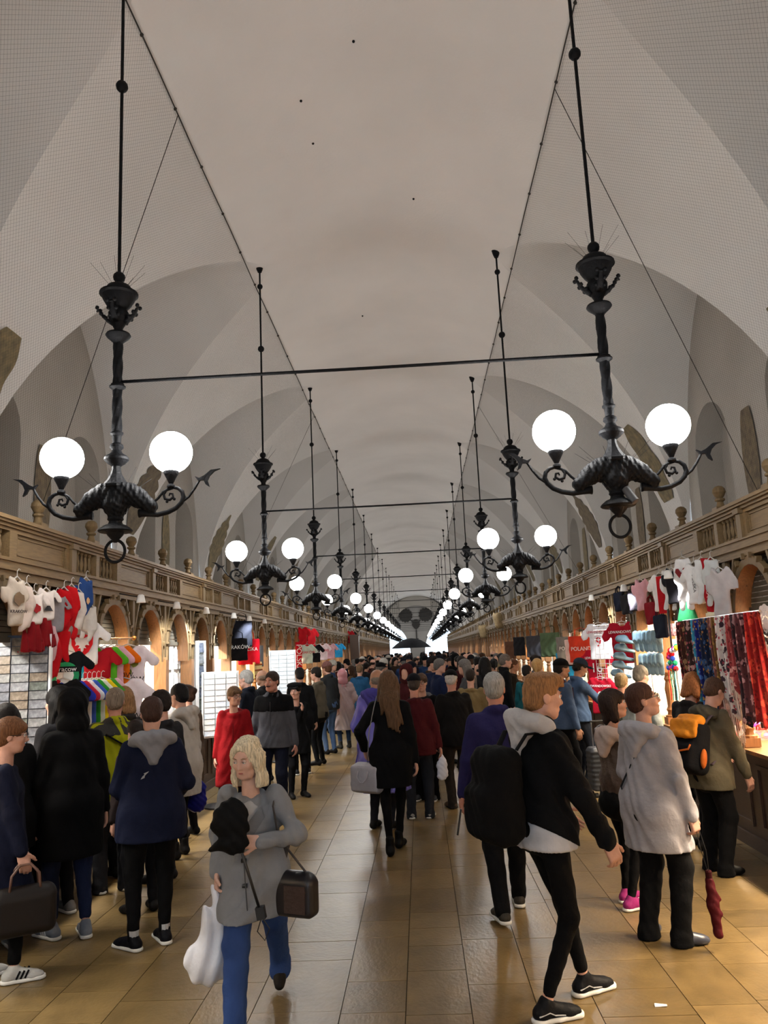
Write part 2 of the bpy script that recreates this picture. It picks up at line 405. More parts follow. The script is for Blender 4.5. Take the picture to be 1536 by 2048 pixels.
def w_rider(t): return 0.16 + 0.24 * math.sin(PI * min(1, t * 0.9 + .08)) ** .6 + 0.03 * math.sin(t * 17)
def w_fig(t): return 0.06 + 0.2 * math.sin(PI * (t * .92 + .04)) ** .45 - (.12 if t < .12 else 0) * (1 - t / .12)
for n in range(0, 13):
    yp = n * BAY + BAY / 2
    for s, W in ((-1, WL), (1, WR)):
        k = (n * 2 + (s > 0)) % 3
        painted('painted_eagle' if k < 2 else 'painted_crest', s, yp, 4.2 + .12 * k, 1.45, w_eagle if k < 2 else w_rider, M_PAINT if k != 1 else M_PAINT2, True, .05, CEIL)
        painted('painted_scroll', s, yp, 3.38, .16, lambda t: (-.28 + .05 * math.sin(t * 5), .26), M_INK, True, .1, CEIL)
        painted('painted_figure', s, n * BAY - .28, 3.75, 1.45, w_fig, M_PAINT2 if k else M_PAINT, False, 0, W)
        painted('painted_scroll', s, n * BAY - .28, 3.35, .2, lambda t: (-.34 + .1 * t, .3 + .06 * math.sin(t * 6)), M_INK, False, 0, W)
tm = textmesh('KROSNO', 0.24, 0.004)
lt = obj('painted_lettering', tm, M_INK, CEIL); z = 3.72; u = HW * math.sqrt(1 - ((z - ZS) / VB) ** 2)
lt.matrix_world = Matrix.Translation((XC + u - .03, 14.5, z)) @ Matrix.Rotation(-PI / 2, 4, 'Z') @ Matrix.Rotation(PI / 2, 4, 'X')
# bird nets over the lunettes: two sheets of diagonal cord
def net(s):
    A = Vector((XC + s * 2.05, 0, zbar(2.05) - .06)); B = Vector((XC + s * 4.95, 0, 3.3)); w = (B - A); L = w.length
    step, r, ya, yb = 0.05, 0.0006, Y0, 48.0; nv = Vector((0, 1, 0)).cross(w.normalized()); P, Q = [], []
    for d in (1, -1):
        for y in np.arange(ya - L, yb + L, step):
            y2 = y + d * L; lo, hi = 0.0, 1.0
            for lim, sg in ((ya, 1), (yb, -1)):
                f0, f1 = sg * (y - lim), sg * (y2 - lim)
                if f0 < 0 and f1 < 0: hi = -1
                elif f0 < 0: lo = max(lo, f0 / (f0 - f1))
                elif f1 < 0: hi = min(hi, f0 / (f0 - f1))
            if hi <= lo: continue
            p = A + Vector((0, y, 0)); q = B + Vector((0, y2, 0)); m = max(1, int((hi - lo) * L * 1.42 / .36)); ts = np.linspace(lo, hi, m + 1)
            pts = np.array(p)[None, :] + (np.array(q) - np.array(p))[None, :] * ts[:, None]; P.append(pts[:-1]); Q.append(pts[1:])
    P = np.concatenate(P); Q = np.concatenate(Q); T = Q - P; T /= np.linalg.norm(T, axis=1)[:, None]; nb_ = np.array(nv)[None, :] * np.ones((len(P), 1)); sa = np.cross(T, nb_) * r; sb = nb_ * r
    ring = [sa, -sa * .5 + sb, -sa * .5 - sb]; V = np.stack([P + k for k in ring] + [Q + k for k in ring], 1).reshape(-1, 3); base = (np.arange(len(P)) * 6)[:, None]
    F = np.concatenate([base + np.array(f)[None, :] for f in ((0, 1, 4, 3), (1, 2, 5, 4), (2, 0, 3, 5))])
    o = obj('bird_net', npmesh('bird_net', V, F), M_NET); tag(o, 'fine dark bird net stretched under the lunettes on the %s side' % ('scarf stall' if s > 0 else 'postcard rack'), 'net', kind='stuff')
    e = MB().tube([A + Vector((0, y, 0.01 * math.sin(y * 2))) for y in np.arange(ya, yb, .5)], .008, 5)
    for i in range(60): e.sphere(A + Vector((0, ya + 1.05 * i, 0)), .02, 6, 4)
    e.build('edge_rope', M_NET, o)
    for yy in (7.7, 19.0):
        MB().tube([A + Vector((0, yy, 0)), A.lerp(B, .5) + Vector((0, yy + 1.3, 0)), B + Vector((0, yy + 2.6, 0))], .005, 4).build('seam_cord', M_NET, o)
net(-1); net(1)
# ------------------------------------------------------------------ floor
fl = MB().box(((XC), (Y0 + Y1) / 2, -0.06), (HW * 2 + .4, Y1 - Y0 + .4, 0.1)).build('floor', M_JOINT)
tag(fl, 'yellow-brown sandstone floor of staggered rectangular slabs', 'floor', kind='structure')
tb = MB().box((0, 0, 0), (1, 1, 1)).mesh('tile'); tb.materials.append(M_STONE)
rest = MB(); cand = []; rr = random.Random(3); x = -4.2
while x < 4.1:
    w = rr.choice((.32, .36, .42, .5)); y = Y0 - rr.random() * .6
    while y < Y1 - .3:
        d = rr.choice((.34, .42, .5, .6, .74)) if y < 34 else 1.6
        cand.append((x, y, w, d)); y += d
    x += w
near_t = sorted([c for c in cand if c[1] + c[3] > 3.9 and -3.6 < c[0] < 3.2], key=lambda c: c[1])[:300]; ns = set(near_t)
for c in cand:
    x, y, w, d = c; zz = rr.uniform(-.0012, 0)
    if c in ns:
        t = bpy.data.objects.new('tile', tb); COL.objects.link(t); t.parent = fl; t.location = (x + w / 2, y + d / 2, zz - .02); t.scale = (w - .005, d - .005, .04)
    else: rest.box((x + w / 2, y + d / 2, zz - .02), (w - .005, d - .005, .04))
ro = rest.build('tile_field', M_STONE, fl); ro['kind'] = 'stuff'
# ================================================================== hanging lamps
LX = (-2.22, 1.49); LZ = 3.483
def zz_(y): return LZ - (y - 1320) * (.00128 if y < 1320 else .00119)
PX = .00130
def make_lamp():
    root = empty('hanging_lamp')
    g = lambda l: [(r * PX, zz_(y)) for y, r in l]
    MB().tube([(0, 0, zz_(150)), (0, 0, 6.3), (0, 0, 7.93)], .014, 8).sphere((0, 0, 6.63), .05, 12, 8).sphere((0, 0, 7.66), .044, 12, 8).lathe([(.03, 7.9), (.05, 7.95), (.07, 8.03)], (0, 0, 0), 10).build('suspension_rod', M_IRON, root, angle=40)
    MB().lathe(g([(145, 4), (152, 22), (165, 33), (180, 36), (198, 32), (212, 20), (220, 22), (228, 45), (240, 66), (262, 80), (278, 84), (284, 112), (296, 114), (306, 100), (330, 92), (365, 72), (395, 48), (415, 60), (450, 58), (485, 42), (515, 26), (538, 27), (548, 68), (560, 74), (572, 66), (592, 44), (606, 30), (612, 27)]), (0, 0, 0), 24).build('crown_urn', M_IRON, root, angle=35)
    for k in range(4):
        a = PI / 4 * 0 + k * PI / 2; c, s = math.cos(a), math.sin(a); pts = [(38, 480), (70, 455), (98, 425), (112, 392), (122, 385), (134, 398)]
        lf = MB().tube([(p * PX * c, p * PX * s, zz_(y)) for p, y in pts], [.034, .032, .026, .02, .018, .012], 6, flat=.45)
        for q in (.3, .55, .8):
            i = int(q * 5); p, y = pts[i]
            for sd in (-1, 1): lf.sphere((p * PX * c - s * sd * .03, p * PX * s + c * sd * .03, zz_(y) + .005), .017, 6, 5)
        lf.build('acanthus_leaf', M_IRON, root, True)
    # twisted pole: rope-like lathe with spiral ridges
    vs_, fs = [], []; n = 20; ys = np.linspace(606, 1170, 90)
    for j, y in enumerate(ys):
        for i in range(n):
            a = 2 * PI * i / n; r = (27 + 3.0 * math.sin(4 * a + y * .05)) * PX; vs_.append((r * math.cos(a), r * math.sin(a), zz_(y)))
    for j in range(len(ys) - 1):
        for i in range(n): fs.append((j * n + i, (j + 1) * n + i, (j + 1) * n + (i + 1) % n, j * n + (i + 1) % n))
    MB().add(vs_, fs).build('twisted_pole', M_IRON, root, True)
    MB().lathe(g([(862, 27), (868, 38), (876, 38), (882, 47), (890, 47), (898, 36), (906, 27)]), (0, 0, 0), 20).build('collar', M_IRON, root, angle=35)
    MB().lathe(g([(1165, 27), (1170, 37), (1180, 37), (1190, 27), (1235, 24), (1245, 37), (1262, 40), (1278, 26), (1298, 36), (1315, 62), (1325, 70), (1340, 70), (1350, 60), (1362, 50), (1370, 38), (1380, 27)]), (0, 0, 0), 20).build('knop', M_IRON, root, angle=35)
    MB().lathe(g([(1372, 25), (1400, 25), (1430, 33), (1465, 50), (1495, 72), (1505, 84), (1520, 84), (1528, 74)]), (0, 0, 0), 8, PI / 8).build('octagonal_neck', M_IRON, root)
    F = Field((-.32, -.16, zz_(1740)), (.32, .16, zz_(1495)), .0075)
    P = lambda x, y: (x * PX, 0, zz_(y))
    F.cone(P(0, 1520), P(0, 1620), .085, .10, .03)
    F.cone(P(0, 1640), P(0, 1725), .07, .045, .03)
    for s in (-1, 1):
        F.cone(P(s * 40, 1540), P(s * 130, 1590), .085, .065, .03, sc=(1, 1.1), side=(0, 1, 0)); F.cone(P(s * 130, 1590), P(s * 205, 1650), .065, .05, .03)
        F.cone(P(s * 185, 1640), P(s * 215, 1700), .042, .016, .02)
        F.ell(P(s * 105, 1735), (.075, .3, .085), None, .02, 'sub')
    F.fn(lambda X, Y, Z: .006 * np.sin(X * 150 + 20 * Z) * np.sin(Z * 70 + np.abs(Y) * 120))
    obj('leaf_cast_body', F.mesh('leaf_cast_body'), M_IRON, root)
    MB().lathe(g([(1700, 40), (1722, 46), (1735, 36), (1752, 42), (1762, 66), (1785, 92), (1794, 98), (1802, 92), (1808, 52), (1825, 42), (1840, 30), (1855, 18), (1868, 10)]), (0, 0, 0), 20).build('bottom_finial', M_IRON, root, angle=35)
    MB().tube([(66 * PX * .86 * math.sin(t), .0, zz_(1922) + 66 * PX * .95 * math.cos(t)) for t in np.linspace(0, 2 * PI, 33)[:-1]], .0115, 8, True).build('ring', M_IRON, root, True)
    for s in (-1, 1):
        Q = lambda l: [(s * (x - 725) * PX, 0, zz_(y)) for x, y in l]
        arm = MB().tube(Q([(862, 1690), (880, 1690), (920, 1698), (970, 1705), (1030, 1692), (1078, 1668), (1108, 1635), (1120, 1600), (1112, 1565), (1088, 1542), (1050, 1532), (1028, 1538)]), [.034, .028, .021, .019, .018, .017, .017, .017, .016, .014, .012, .008], 10)
        arm.tube(Q([(1060, 1540), (1020, 1550), (1004, 1578), (1012, 1606), (1040, 1614), (1060, 1598), (1056, 1576), (1040, 1574), (1036, 1588)]), [.008, .011, .011, .011, .011, .01, .009, .008, .006], 8)
        arm.sphere(Q([(1066, 1610)])[0], .012, 6, 5).sphere(Q([(1024, 1624)])[0], .012, 6, 5)
        arm.build('scroll_arm', M_IRON, root, True)
        sc_ = MB().tube(Q([(1036, 1540), (1000, 1562), (972, 1600), (940, 1630), (905, 1640), (880, 1626), (876, 1604), (892, 1590), (908, 1600), (902, 1612)]), [.01, .01, .01, .01, .01, .01, .009, .009, .008, .006], 8)
        sc_.build('inner_scroll', M_IRON, root, True)
        ar = MB().tube(Q([(1118, 1625), (1150, 1600), (1185, 1550), (1218, 1488)]), [.011, .010, .009, .009], 8)
        ar.prism([(s * (x - 725) * PX, zz_(y)) for x, y in [(1205, 1500), (1186, 1472), (1212, 1484), (1240, 1470), (1280, 1436), (1335, 1430), (1300, 1445), (1272, 1475), (1260, 1505), (1272, 1545), (1250, 1528), (1238, 1500)]], .022)
        ar.build('arrow_tip', M_IRON, root, angle=30)
        cx = s * (1047 - 725) * PX
        MB().lathe(g([(1376, 50), (1386, 66), (1398, 66), (1408, 60), (1415, 42), (1440, 44), (1455, 38), (1480, 26), (1512, 12), (1520, 22), (1532, 24), (1540, 14)]), (cx, 0, 0), 16).build('globe_cup', M_IRON, root, angle=35)
        MB().sphere((cx, 0, zz_(1308)), 118 * PX * 1.03, 28, 18).build('glass_globe', emit('lit_opal_glass', (1.0, 0.98, 0.95), GLOBE_STRENGTH), root, True)
    return root
LAMP = make_lamp()
def spikes(l):
    r = random.Random(5)
    for k in range(9):
        a = 2 * PI * k / 9; h = .16 + .06 * r.random(); c, s = math.cos(a), math.sin(a)
        for bx, bz, rr_, up in ((0, zz_(235), .07, .8), (0, zz_(1540), .12, .6)):
            MB().tube([(bx + c * rr_, s * rr_, bz), (bx + c * (rr_ + h * (1 - up * .4)), s * (rr_ + h * (1 - up * .4)), bz + h * up)], .0013, 3).build('bird_spike', M_IRON, l)
first = True
ords = ['first', 'second', 'third', 'fourth', 'fifth', 'sixth', 'seventh', 'eighth', 'ninth', 'tenth', 'eleventh', 'twelfth', 'thirteenth', 'fourteenth', 'fifteenth', 'sixteenth', 'seventeenth']
for n in range(0, 17):
    for i, x in enumerate(LX):
        l = LAMP if first else copy_tree(LAMP); first = False
        l.location = (x, n * BAY - .06, 0)
        tag(l, 'black cast-iron two-globe hanging lamp, %s from the entrance in the row along the %s' % (ords[n], ('postcard-rack stalls', 'scarf stalls')[i]), 'lamp', 'two-globe lamps hanging in pairs')
        if n in (1, 2): SPK = l; spikes(l)
    z = zz_(855) ; mb = MB().tube([(LX[0] + .035, n * BAY - .06, z), (-.3, n * BAY - .06, z - .004), (LX[1] - .035, n * BAY - .06, z)], .013, 8)
    tag(mb.build('tie_rod', M_IRON, None, True), 'thin black iron rod tying the %s pair of hanging lamps together' % ords[n], 'rod', 'tie rods between lamp pairs')
# ================================================================== market stalls
FX = {-1: -3.33, 1: 3.02}; PIT = 2.32; ZA, ZL = 2.70, 3.15; UP = .10
def stall_parts(s, full=True):
    """returns list of (name, MB, material, angle). local x: 0 at the front, +s into the stall; y along the hall 0..PIT"""
    P = []
    B = lambda x0, x1, y0, y1, z0, z1, mb=None: (mb or MB()).box((s * (x0 + x1) / 2, (y0 + y1) / 2, (z0 + z1) / 2), (abs(x1 - x0), y1 - y0, z1 - z0))
    u = UP
    P.append(('architrave', B(-.06, .12, 0, PIT, 2.63 + u, 2.70 + u, B(-.03, .12, 0, PIT, ZA - .04, 2.63 + u, B(-.08, .0, 0, PIT, 2.70 + u, 2.715 + u))), M_OAK))
    P.append(('frieze_board', B(.05, .12, 0, PIT, 2.70 + u, 3.0 + u), M_OAKD if full else M_OAK))
    P.append(('cornice_ledge', B(-.12, .3, 0, PIT, 3.02 + u, ZL, B(-.07, .12, 0, PIT, 2.975 + u, 3.02 + u, B(-.1, -.06, 0, PIT, 3.0 + u, 3.02 + u))), M_OAK))
    pc = .645
    P.append(('pilaster', B(-.07, .06, pc - .05, pc + .05, 2.70 + u, 2.99 + u, B(-.09, .06, pc - .065, pc + .065, 2.94 + u, 2.99 + u)), M_OAKV))
    for (a, b, e) in ((1.86, PIT, 'a'), (0, pc - .05, 'b')):
        P.append(('frieze_panel', B(-.02, .06, a, b, 2.715 + u, 2.975 + u), M_OAK)); fr = MB()
        B(-.045, 0, a, b, 2.715 + u, 2.745 + u, fr); B(-.045, 0, a, b, 2.94 + u, 2.975 + u, fr); i0, i1 = (a + .09, b) if e == 'a' else (a, b - .09)
        B(-.03, 0, i0, i1, 2.765 + u, 2.775 + u, fr); B(-.03, 0, i0, i1, 2.91 + u, 2.92 + u, fr)
        if e == 'a': B(-.045, 0, a, a + .06, 2.745 + u, 2.94 + u, fr); B(-.03, 0, i0, i0 + .01, 2.765 + u, 2.92 + u, fr)
        else: B(-.045, 0, b - .06, b, 2.745 + u, 2.94 + u, fr); B(-.03, 0, i1 - .01, i1, 2.765 + u, 2.92 + u, fr)
        P.append(('panel_moulding', fr, M_OAK))
    bf = MB()
    for a, b, c, d in ((pc + .05, pc + .1, 2.735, 2.95), (1.23, 1.31, 2.735, 2.95), (1.8, 1.86, 2.735, 2.95), (pc + .05, 1.86, 2.95, 2.975), (pc + .05, 1.86, 2.715, 2.735)): B(-.045, .06, a, b, c + u, d + u, bf)
    P.append(('baluster_frame', bf, M_OAK))
    P.append(('back_panel', B(1.42, 1.46, 0, PIT, 0, 2.66), M_INNER))
    P.append(('light_stop_roof', B(.12, 1.8, 0, PIT, 2.64, 2.68), M_OAKD))  # top board added so stall light does not leak upward
    P.append(('partition', B(.14, 1.42, 0, .03, .93, 2.64), M_INNER))
    for q in (0, 1):
        yc = PIT / 4 + q * PIT / 2 + .06; N = 14; ro, ri, zs, hz = .485, .425, 2.08, .50
        pts = [(ri, zs - .14), (ri, zs)] + [(ri * math.cos(PI * k / N), zs + hz * math.sin(PI * k / N)) for k in range(1, N)] + [(-ri, zs), (-ri, zs - .14)]
        pto = [(ro, zs - .14), (ro, zs)] + [(ro * math.cos(PI * k / N), zs + (hz + .075) * math.sin(PI * k / N)) for k in range(1, N)] + [(-ro, zs), (-ro, zs - .14)]
        m = len(pts)
        face, rev = MB(), MB()
        for x in (-.03, .02):
            face.add([(s * x, yc + p[0], p[1]) for p in pts] + [(s * x, yc + p[0], p[1]) for p in pto], [(k, k + 1, m + k + 1, m + k) for k in range(m - 1)])
        face.add([(s * -.03, yc + p[0], p[1]) for p in pto] + [(s * .02, yc + p[0], p[1]) for p in pto], [(k, k + 1, m + k + 1, m + k) for k in range(m - 1)])
        for k in range(10):
            a = PI * (k + .5) / 10; M = Matrix.Rotation(-s * 0, 3, 'X'); cy, cz = ro * math.cos(a), zs + (hz + .075) * math.sin(a)
            face.box((s * -.03, yc + cy * 1.03, cz + .01), (.05, .05, .028), Matrix.Rotation(a, 3, 'X'))
        P.append(('arch_face', face, M_OAKV))
        rev.add([(s * -.028, yc + p[0], p[1]) for p in pts] + [(s * .12, yc + p[0], p[1]) for p in pts], [(k, k + 1, m + k + 1, m + k) for k in range(m - 1)])
        P.append(('arch_reveal', rev, M_OAKL))
        sh = MB()
        for k in range(8): B(.13, .15 + .012 * (k % 2), yc - .43, yc + .43, 2.2 + k * .048, 2.24 + k * .048, sh)
        B(.10, .17, yc - .43, yc + .43, 2.16, 2.205, sh); B(.16, .175, yc - .5, yc + .5, 2.17, ZA, sh)  # last box: solid backing added behind the slats to stop light leaks
        P.append(('shutter', sh, M_SHUT))
        br = MB(); yb = q * PIT / 2 + .08
        B(-.02, .03, yb - .035, yb + .035, 2.0, ZA, br)
        for sg in (-1, 1):
            P.append(('bracket', MB().box((0, yb + (.1 if sg > 0 else PIT / 2 - .18), 2.49), (.05, .035, .42), Matrix.Rotation(-sg * .42, 3, 'X')), M_OAKV))
        P.append(('upright', br, M_OAKV))
        for z in ((yb - .078, yb + .12, 2.15), (yb + .12, yb + .28, 2.4), (yb + PIT / 2 - .28, yb + PIT / 2 - .08, 2.4)): P.append(('gap_shade_board', B(.06, .07, z[0], z[1], z[2], ZA), M_GAP_SHADE))  # dark boards added where the strut gaps are only in shade
        po = MB().lathe([(.075, .93), (.075, 1.02), (.05, 1.03), (.045, 1.06), (.06, 1.09), (.04, 1.13), (.05, 1.28), (.058, 1.34), (.04, 1.43), (.055, 1.46), (.04, 1.5), (.07, 1.54)], (s * .03, yb, 0), 10)
        B(-.05, .11, yb - .06, yb + .06, 1.54, 1.96, po); B(-.045, .105, yb - .075, yb + .075, .92, 1.0, po)
        P.append(('post', po, M_OAKL))
        P.append(('finial', MB().box((s * .02, yb, 3.175), (.13, .13, .06)).lathe([(.055, 3.1), (.04, 3.13), (.03, 3.17), (.05, 3.185), (.05, 3.2), (.03, 3.21), (.045, 3.225), (.066, 3.265), (.06, 3.30), (.035, 3.325), (.004, 3.335)], (s * .02, yb, .09), 10), M_OAKV))
    for g0 in (.755, 1.32):
        for k in range(5 if full else 0):
            yb = g0 + .02 + k * .093
            P.append(('baluster', MB().lathe([(.024, 2.735), (.024, 2.755), (.012, 2.77), (.018, 2.80), (.024, 2.835), (.012, 2.88), (.016, 2.90), (.01, 2.915), (.022, 2.93), (.022, 2.952)], (0, yb, UP), 8), M_OAKV))
    P.append(('counter_base', B(-.0, .5, 0, PIT, 0, .88, B(-.03, .5, 0, PIT, 0, .12)), M_OAKD))
    cp = MB()
    for q in (0, 1):
        a, b = q * PIT / 2 + .1, (q + 1) * PIT / 2 - .1
        for w in ((a, b, .2, .24), (a, b, .74, .78), (a, a + .04, .24, .74), (b - .04, b, .24, .74)): B(-.02, 0, *w, cp)
    P.append(('counter_panel', cp, M_OAKD))
    P.append(('counter_top', B(-.08, .62, 0, PIT, .88, .915), M_OAKL))
    P.append(('light_fixture', B(.55, .75, .3, PIT - .3, 2.6, 2.64), M_WHITE))
    P.append(('light_tube', MB().tube([(s * .65, .35, 2.58), (s * .65, PIT - .35, 2.58)], .018, 8), emit('stall_tube', (1, .95, .86), 25.0)))
    return P
M_INNER = mat('cream_stall_lining', lin((226, 214, 196)), 0.8)
M_WHITE = mat('white_enamel', lin((230, 230, 226)), 0.5)
STALLS = {}
def make_stall(s):
    root = empty('market_stall')
    for name, mb, m in stall_parts(s): mb.build(name, m, root, angle=35)
    return root
def make_far_stall(s):
    groups = {}
    for name, mb, m in stall_parts(s, False): groups.setdefault(m.name, (MB(), m))[0].add(mb.v, mb.f)
    root = empty('market_stall')
    for k, (mb, m) in groups.items(): mb.build({'oak': 'oak_frieze', 'oak_upright': 'oak_arcade', 'oak_reveal': 'arch_reveals', 'dark_oak': 'counter_base'}.get(k, k), m, root)
    return root
def stall_light(s, y, col, power):
    a = bpy.data.lights.new('stall_light', 'AREA'); a.shape = 'RECTANGLE'; a.size = 0.12; a.size_y = 1.5; a.energy = power; a.color = col
    o = bpy.data.objects.new('stall_light', a); COL.objects.link(o); o.location = (FX[s] + s * .66, y + PIT / 2, 2.55); o.rotation_euler = (0, s * math.radians(14), 0)
    return o
LIGHTS = {}
for s in (-1, 1):
    near = make_stall(s); far = make_far_stall(s); u1 = u2 = False
    sd = {-1: 'postcard-rack', 1: 'scarf'}[s]
    for k in range(-4, 35):
        y = (7.41 if s < 0 else 7.27) - .645 + PIT * k
        if y < 40: st = copy_tree(near) if u1 else near; u1 = True
        else: st = copy_tree(far) if u2 else far; u2 = True
        st.location = (FX[s], y, 0)
        tag(st, ('oak market stall bay with two arches and a balustered frieze on the %s side' if y < 40 else 'distant oak stall bay with strip light on the %s side') % sd, 'stall', ('near' if y < 40 else 'far') + ' stall bays on the %s side' % sd)
        own = {(-1, 0): 'oak stall bay with the T-shirt rails hung across its arches', (-1, 1): 'oak stall bay with bright empty arches past the T-shirt rails', (-1, 2): 'oak stall bay lined with small framed prints', (-1, 3): 'oak stall bay with the tote bags and slate board', (-1, 4): 'oak stall bay behind the pale blue postcard stand', (1, 0): 'oak stall bay hung with the floral shawls', (1, 1): 'oak stall bay hung with denim slippers and pompons', (1, 2): 'oak stall bay behind the football jerseys', (1, 3): 'oak stall bay hung with souvenir totes past the jerseys'}.get((s, k))
        if own: tag(st, own)
        if y < 32 or (y < 60 and k % 2):
            warm = (1, .80, .56) if (s > 0 and y < 9) else ((1, .93, .82) if s < 0 and y < 10 else ((.86, .95, 1.0) if k % 3 else (1, .84, .62)))
            LIGHTS[(s, k)] = stall_light(s, y, warm, STALL_POWER * (4.0 if s > 0 and 2 < y < 6.5 else 2.0 if s > 0 and y < 9.5 else (1.6 if s < 0 and 6 < y < 14 else 1 if y < 22 else .45)))
# ================================================================== people
CLOTH_K = 0.56
def V3(*a): return np.array(a, dtype=np.float64)
def nrm(v): return v / (np.linalg.norm(v) + 1e-9)
def ik(a, b, l1, l2, pole):
    d = b - a; L = np.linalg.norm(d); mx = (l1 + l2) * .999
    if L > mx: b = a + d / L * mx; d = b - a; L = mx
    x = (l1 * l1 - l2 * l2 + L * L) / (2 * L); h = math.sqrt(max(0, l1 * l1 - x * x)); u = d / L
    p = pole - u * pole.dot(u); return a + u * x + nrm(p) * h, b
SKIN = {k: mat('skin_' + k, tuple(v * .85 for v in lin(c)), 0.5, 0.07, 22, 0.12, 90, spec=0.35) for k, c in dict(fair=(200, 152, 132), pale=(210, 168, 150), tan=(168, 122, 96), ruddy=(188, 130, 110)).items()}
def hairm(rgb):
    key = 'hair_%d_%d_%d' % rgb
    if key in MATS: return MATS[key]
    m = mat(key, tuple(v * .8 for v in lin(rgb)), 0.6, 0.4, 1.0, 0.35, 1.0, spec=0.14); nt = m.node_tree; tc = [n for n in nt.nodes if n.type == 'TEX_COORD'][0]
    mp = nt.nodes.new('ShaderNodeMapping'); mp.inputs['Scale'].default_value = (150, 150, 14); nt.links.new(tc.outputs['Object'], mp.inputs[0])
    for n in nt.nodes:
        if n.type == 'TEX_NOISE': nt.links.new(mp.outputs[0], n.inputs['Vector'])
    return m
M_EYE = mat('eye_white', lin((225, 222, 215)), 0.2); M_IRIS = mat('iris', lin((60, 66, 70)), 0.2); M_LIP = mat('lip', lin((168, 96, 90)), 0.5); M_BLACKP = mat('black_plastic', (0.012, 0.012, 0.013), 0.35)
M_SOLE = mat('pale_sole', lin((214, 212, 206)), 0.6); M_METAL = mat('steel', lin((170, 172, 176)), 0.3, metal=1.0)
class Rig: pass
def rig(H, pose):
    """joint positions for a figure of height H, facing +y; pose entries are in body units (1.75 m figure)"""
    q = Rig(); k = H / 1.75; q.k = k; g = pose.get
    lean = math.radians(g('lean', 2)); side = math.radians(g('side', 0)); tw = math.radians(g('twist', 0))
    q.R = np.array((Matrix.Rotation(tw, 3, 'Z') @ Matrix.Rotation(-lean, 3, 'X') @ Matrix.Rotation(side, 3, 'Y')))
    q.pel = V3(g('hipx', 0), g('hipy', -.01), .94 - g('drop', 0)); bw = g('bw', 1.0) * g('_f', 1.0); q.bw = bw
    T = lambda x, y, z: q.pel + q.R @ V3(x, y, z)
    q.T = T
    q.waist = T(0, 0, .12); q.chest = T(0, .0, .34); q.nb = T(0, -.005, .535)
    hr = Matrix.Rotation(math.radians(g('turn', 0)), 3, 'Z') @ Matrix.Rotation(-math.radians(g('nod', 4)), 3, 'X') @ Matrix.Rotation(math.radians(g('tilt', 0)), 3, 'Y')
    q.RH = np.array(hr); q.hc = q.nb + q.R @ V3(0, .02, .05) + q.RH @ V3(0, .015, .105)
    q.arm = {}; q.leg = {}
    for s, n in ((-1, 'l'), (1, 'r')):
        sh = T(s * .168 * bw, -.005, .445)
        hand = V3(*g('hand_' + n, (s * .27 * bw, .04, .80)))
        el, wr = ik(sh, hand, .29, .255, nrm(V3(*g('pole_' + n, (s * .5, -1, -.25)))))
        hd = g('hdir_' + n); hd = nrm(V3(*hd)) if hd else nrm(nrm(wr - el) + V3(0, 0.0, -.25))
        q.arm[s] = (sh, el, wr, hd, nrm(V3(*g('palm_' + n, (-s, 0, 0)))), g('curl_' + n, 28))
        hp = q.pel + V3(s * .092, 0, -.02); ft = V3(*g('foot_' + n, (s * .105, 0.0, 0)))
        an = ft + V3(0, 0, .085); kn, an = ik(hp, an, .43, .425, nrm(V3(*g('kpole_' + n, (s * .12, 1, 0)))))
        q.leg[s] = (hp, kn, an, math.radians(g('toe_' + n, -s * 8)), math.radians(g('heel_' + n, 0)))
    for a in ('pel', 'waist', 'chest', 'nb', 'hc'): setattr(q, a, getattr(q, a) * k)
    q.arm = {s: tuple(v * k if i < 3 else v for i, v in enumerate(a)) for s, a in q.arm.items()}
    q.leg = {s: tuple(v * k if i < 3 else v for i, v in enumerate(a)) for s, a in q.leg.items()}
    q.Hp = lambda x, y, z: q.hc + q.RH @ (V3(x, y, z) * k)
    q.Tk = lambda x, y, z: T(x, y, z) * k
    return q
def bounds(P, m): P = np.array(P); return P.min(0) - m, P.max(0) + m
def hand_sdf(F, q, s, big):
    sh, el, wr, hd, pn, curl = q.arm[s]; k = q.k; pn = nrm(pn - hd * pn.dot(hd)); w = np.cross(hd, pn) * 1.0
    M = np.stack([w, hd, pn], 1)
    F.rbox(wr + hd * .048 * k, (.040 * k, .05 * k, .015 * k), .014 * k, M, .012)
    fr = .0092 * k if not big else .0115 * k
    # thumb leaves the side of the palm nearest the body front
    side = 1 if w[1] > 0 else -1
    for i, (o, L) in enumerate(((-.031, .068), (-.0105, .08), (.0105, .077), (.031, .06))):
        L = L * k; p = wr + hd * .092 * k + w * (o * k * -side) ; d = hd.copy(); c = math.radians(curl * (1.0 + .12 * i))
        for j, f in enumerate((.46, .31, .23)):
            ang = c * (1.0 if j else .8); ax = np.cross(d, pn); d = nrm(d * math.cos(ang) + pn * math.sin(ang))
            e = p + d * L * f; F.cone(p, e, fr * (1.05 - .1 * j), fr * (.95 - .1 * j), .004); p = e
    p = wr + hd * .03 * k + w * side * .036 * k; d = nrm(hd * .75 + w * side * .6 + pn * .35)
    for f in (.042, .032): e = p + d * f * k; F.cone(p, e, fr * 1.25, fr * 1.05, .006); p = e; d = nrm(d + pn * .45 + hd * .25)
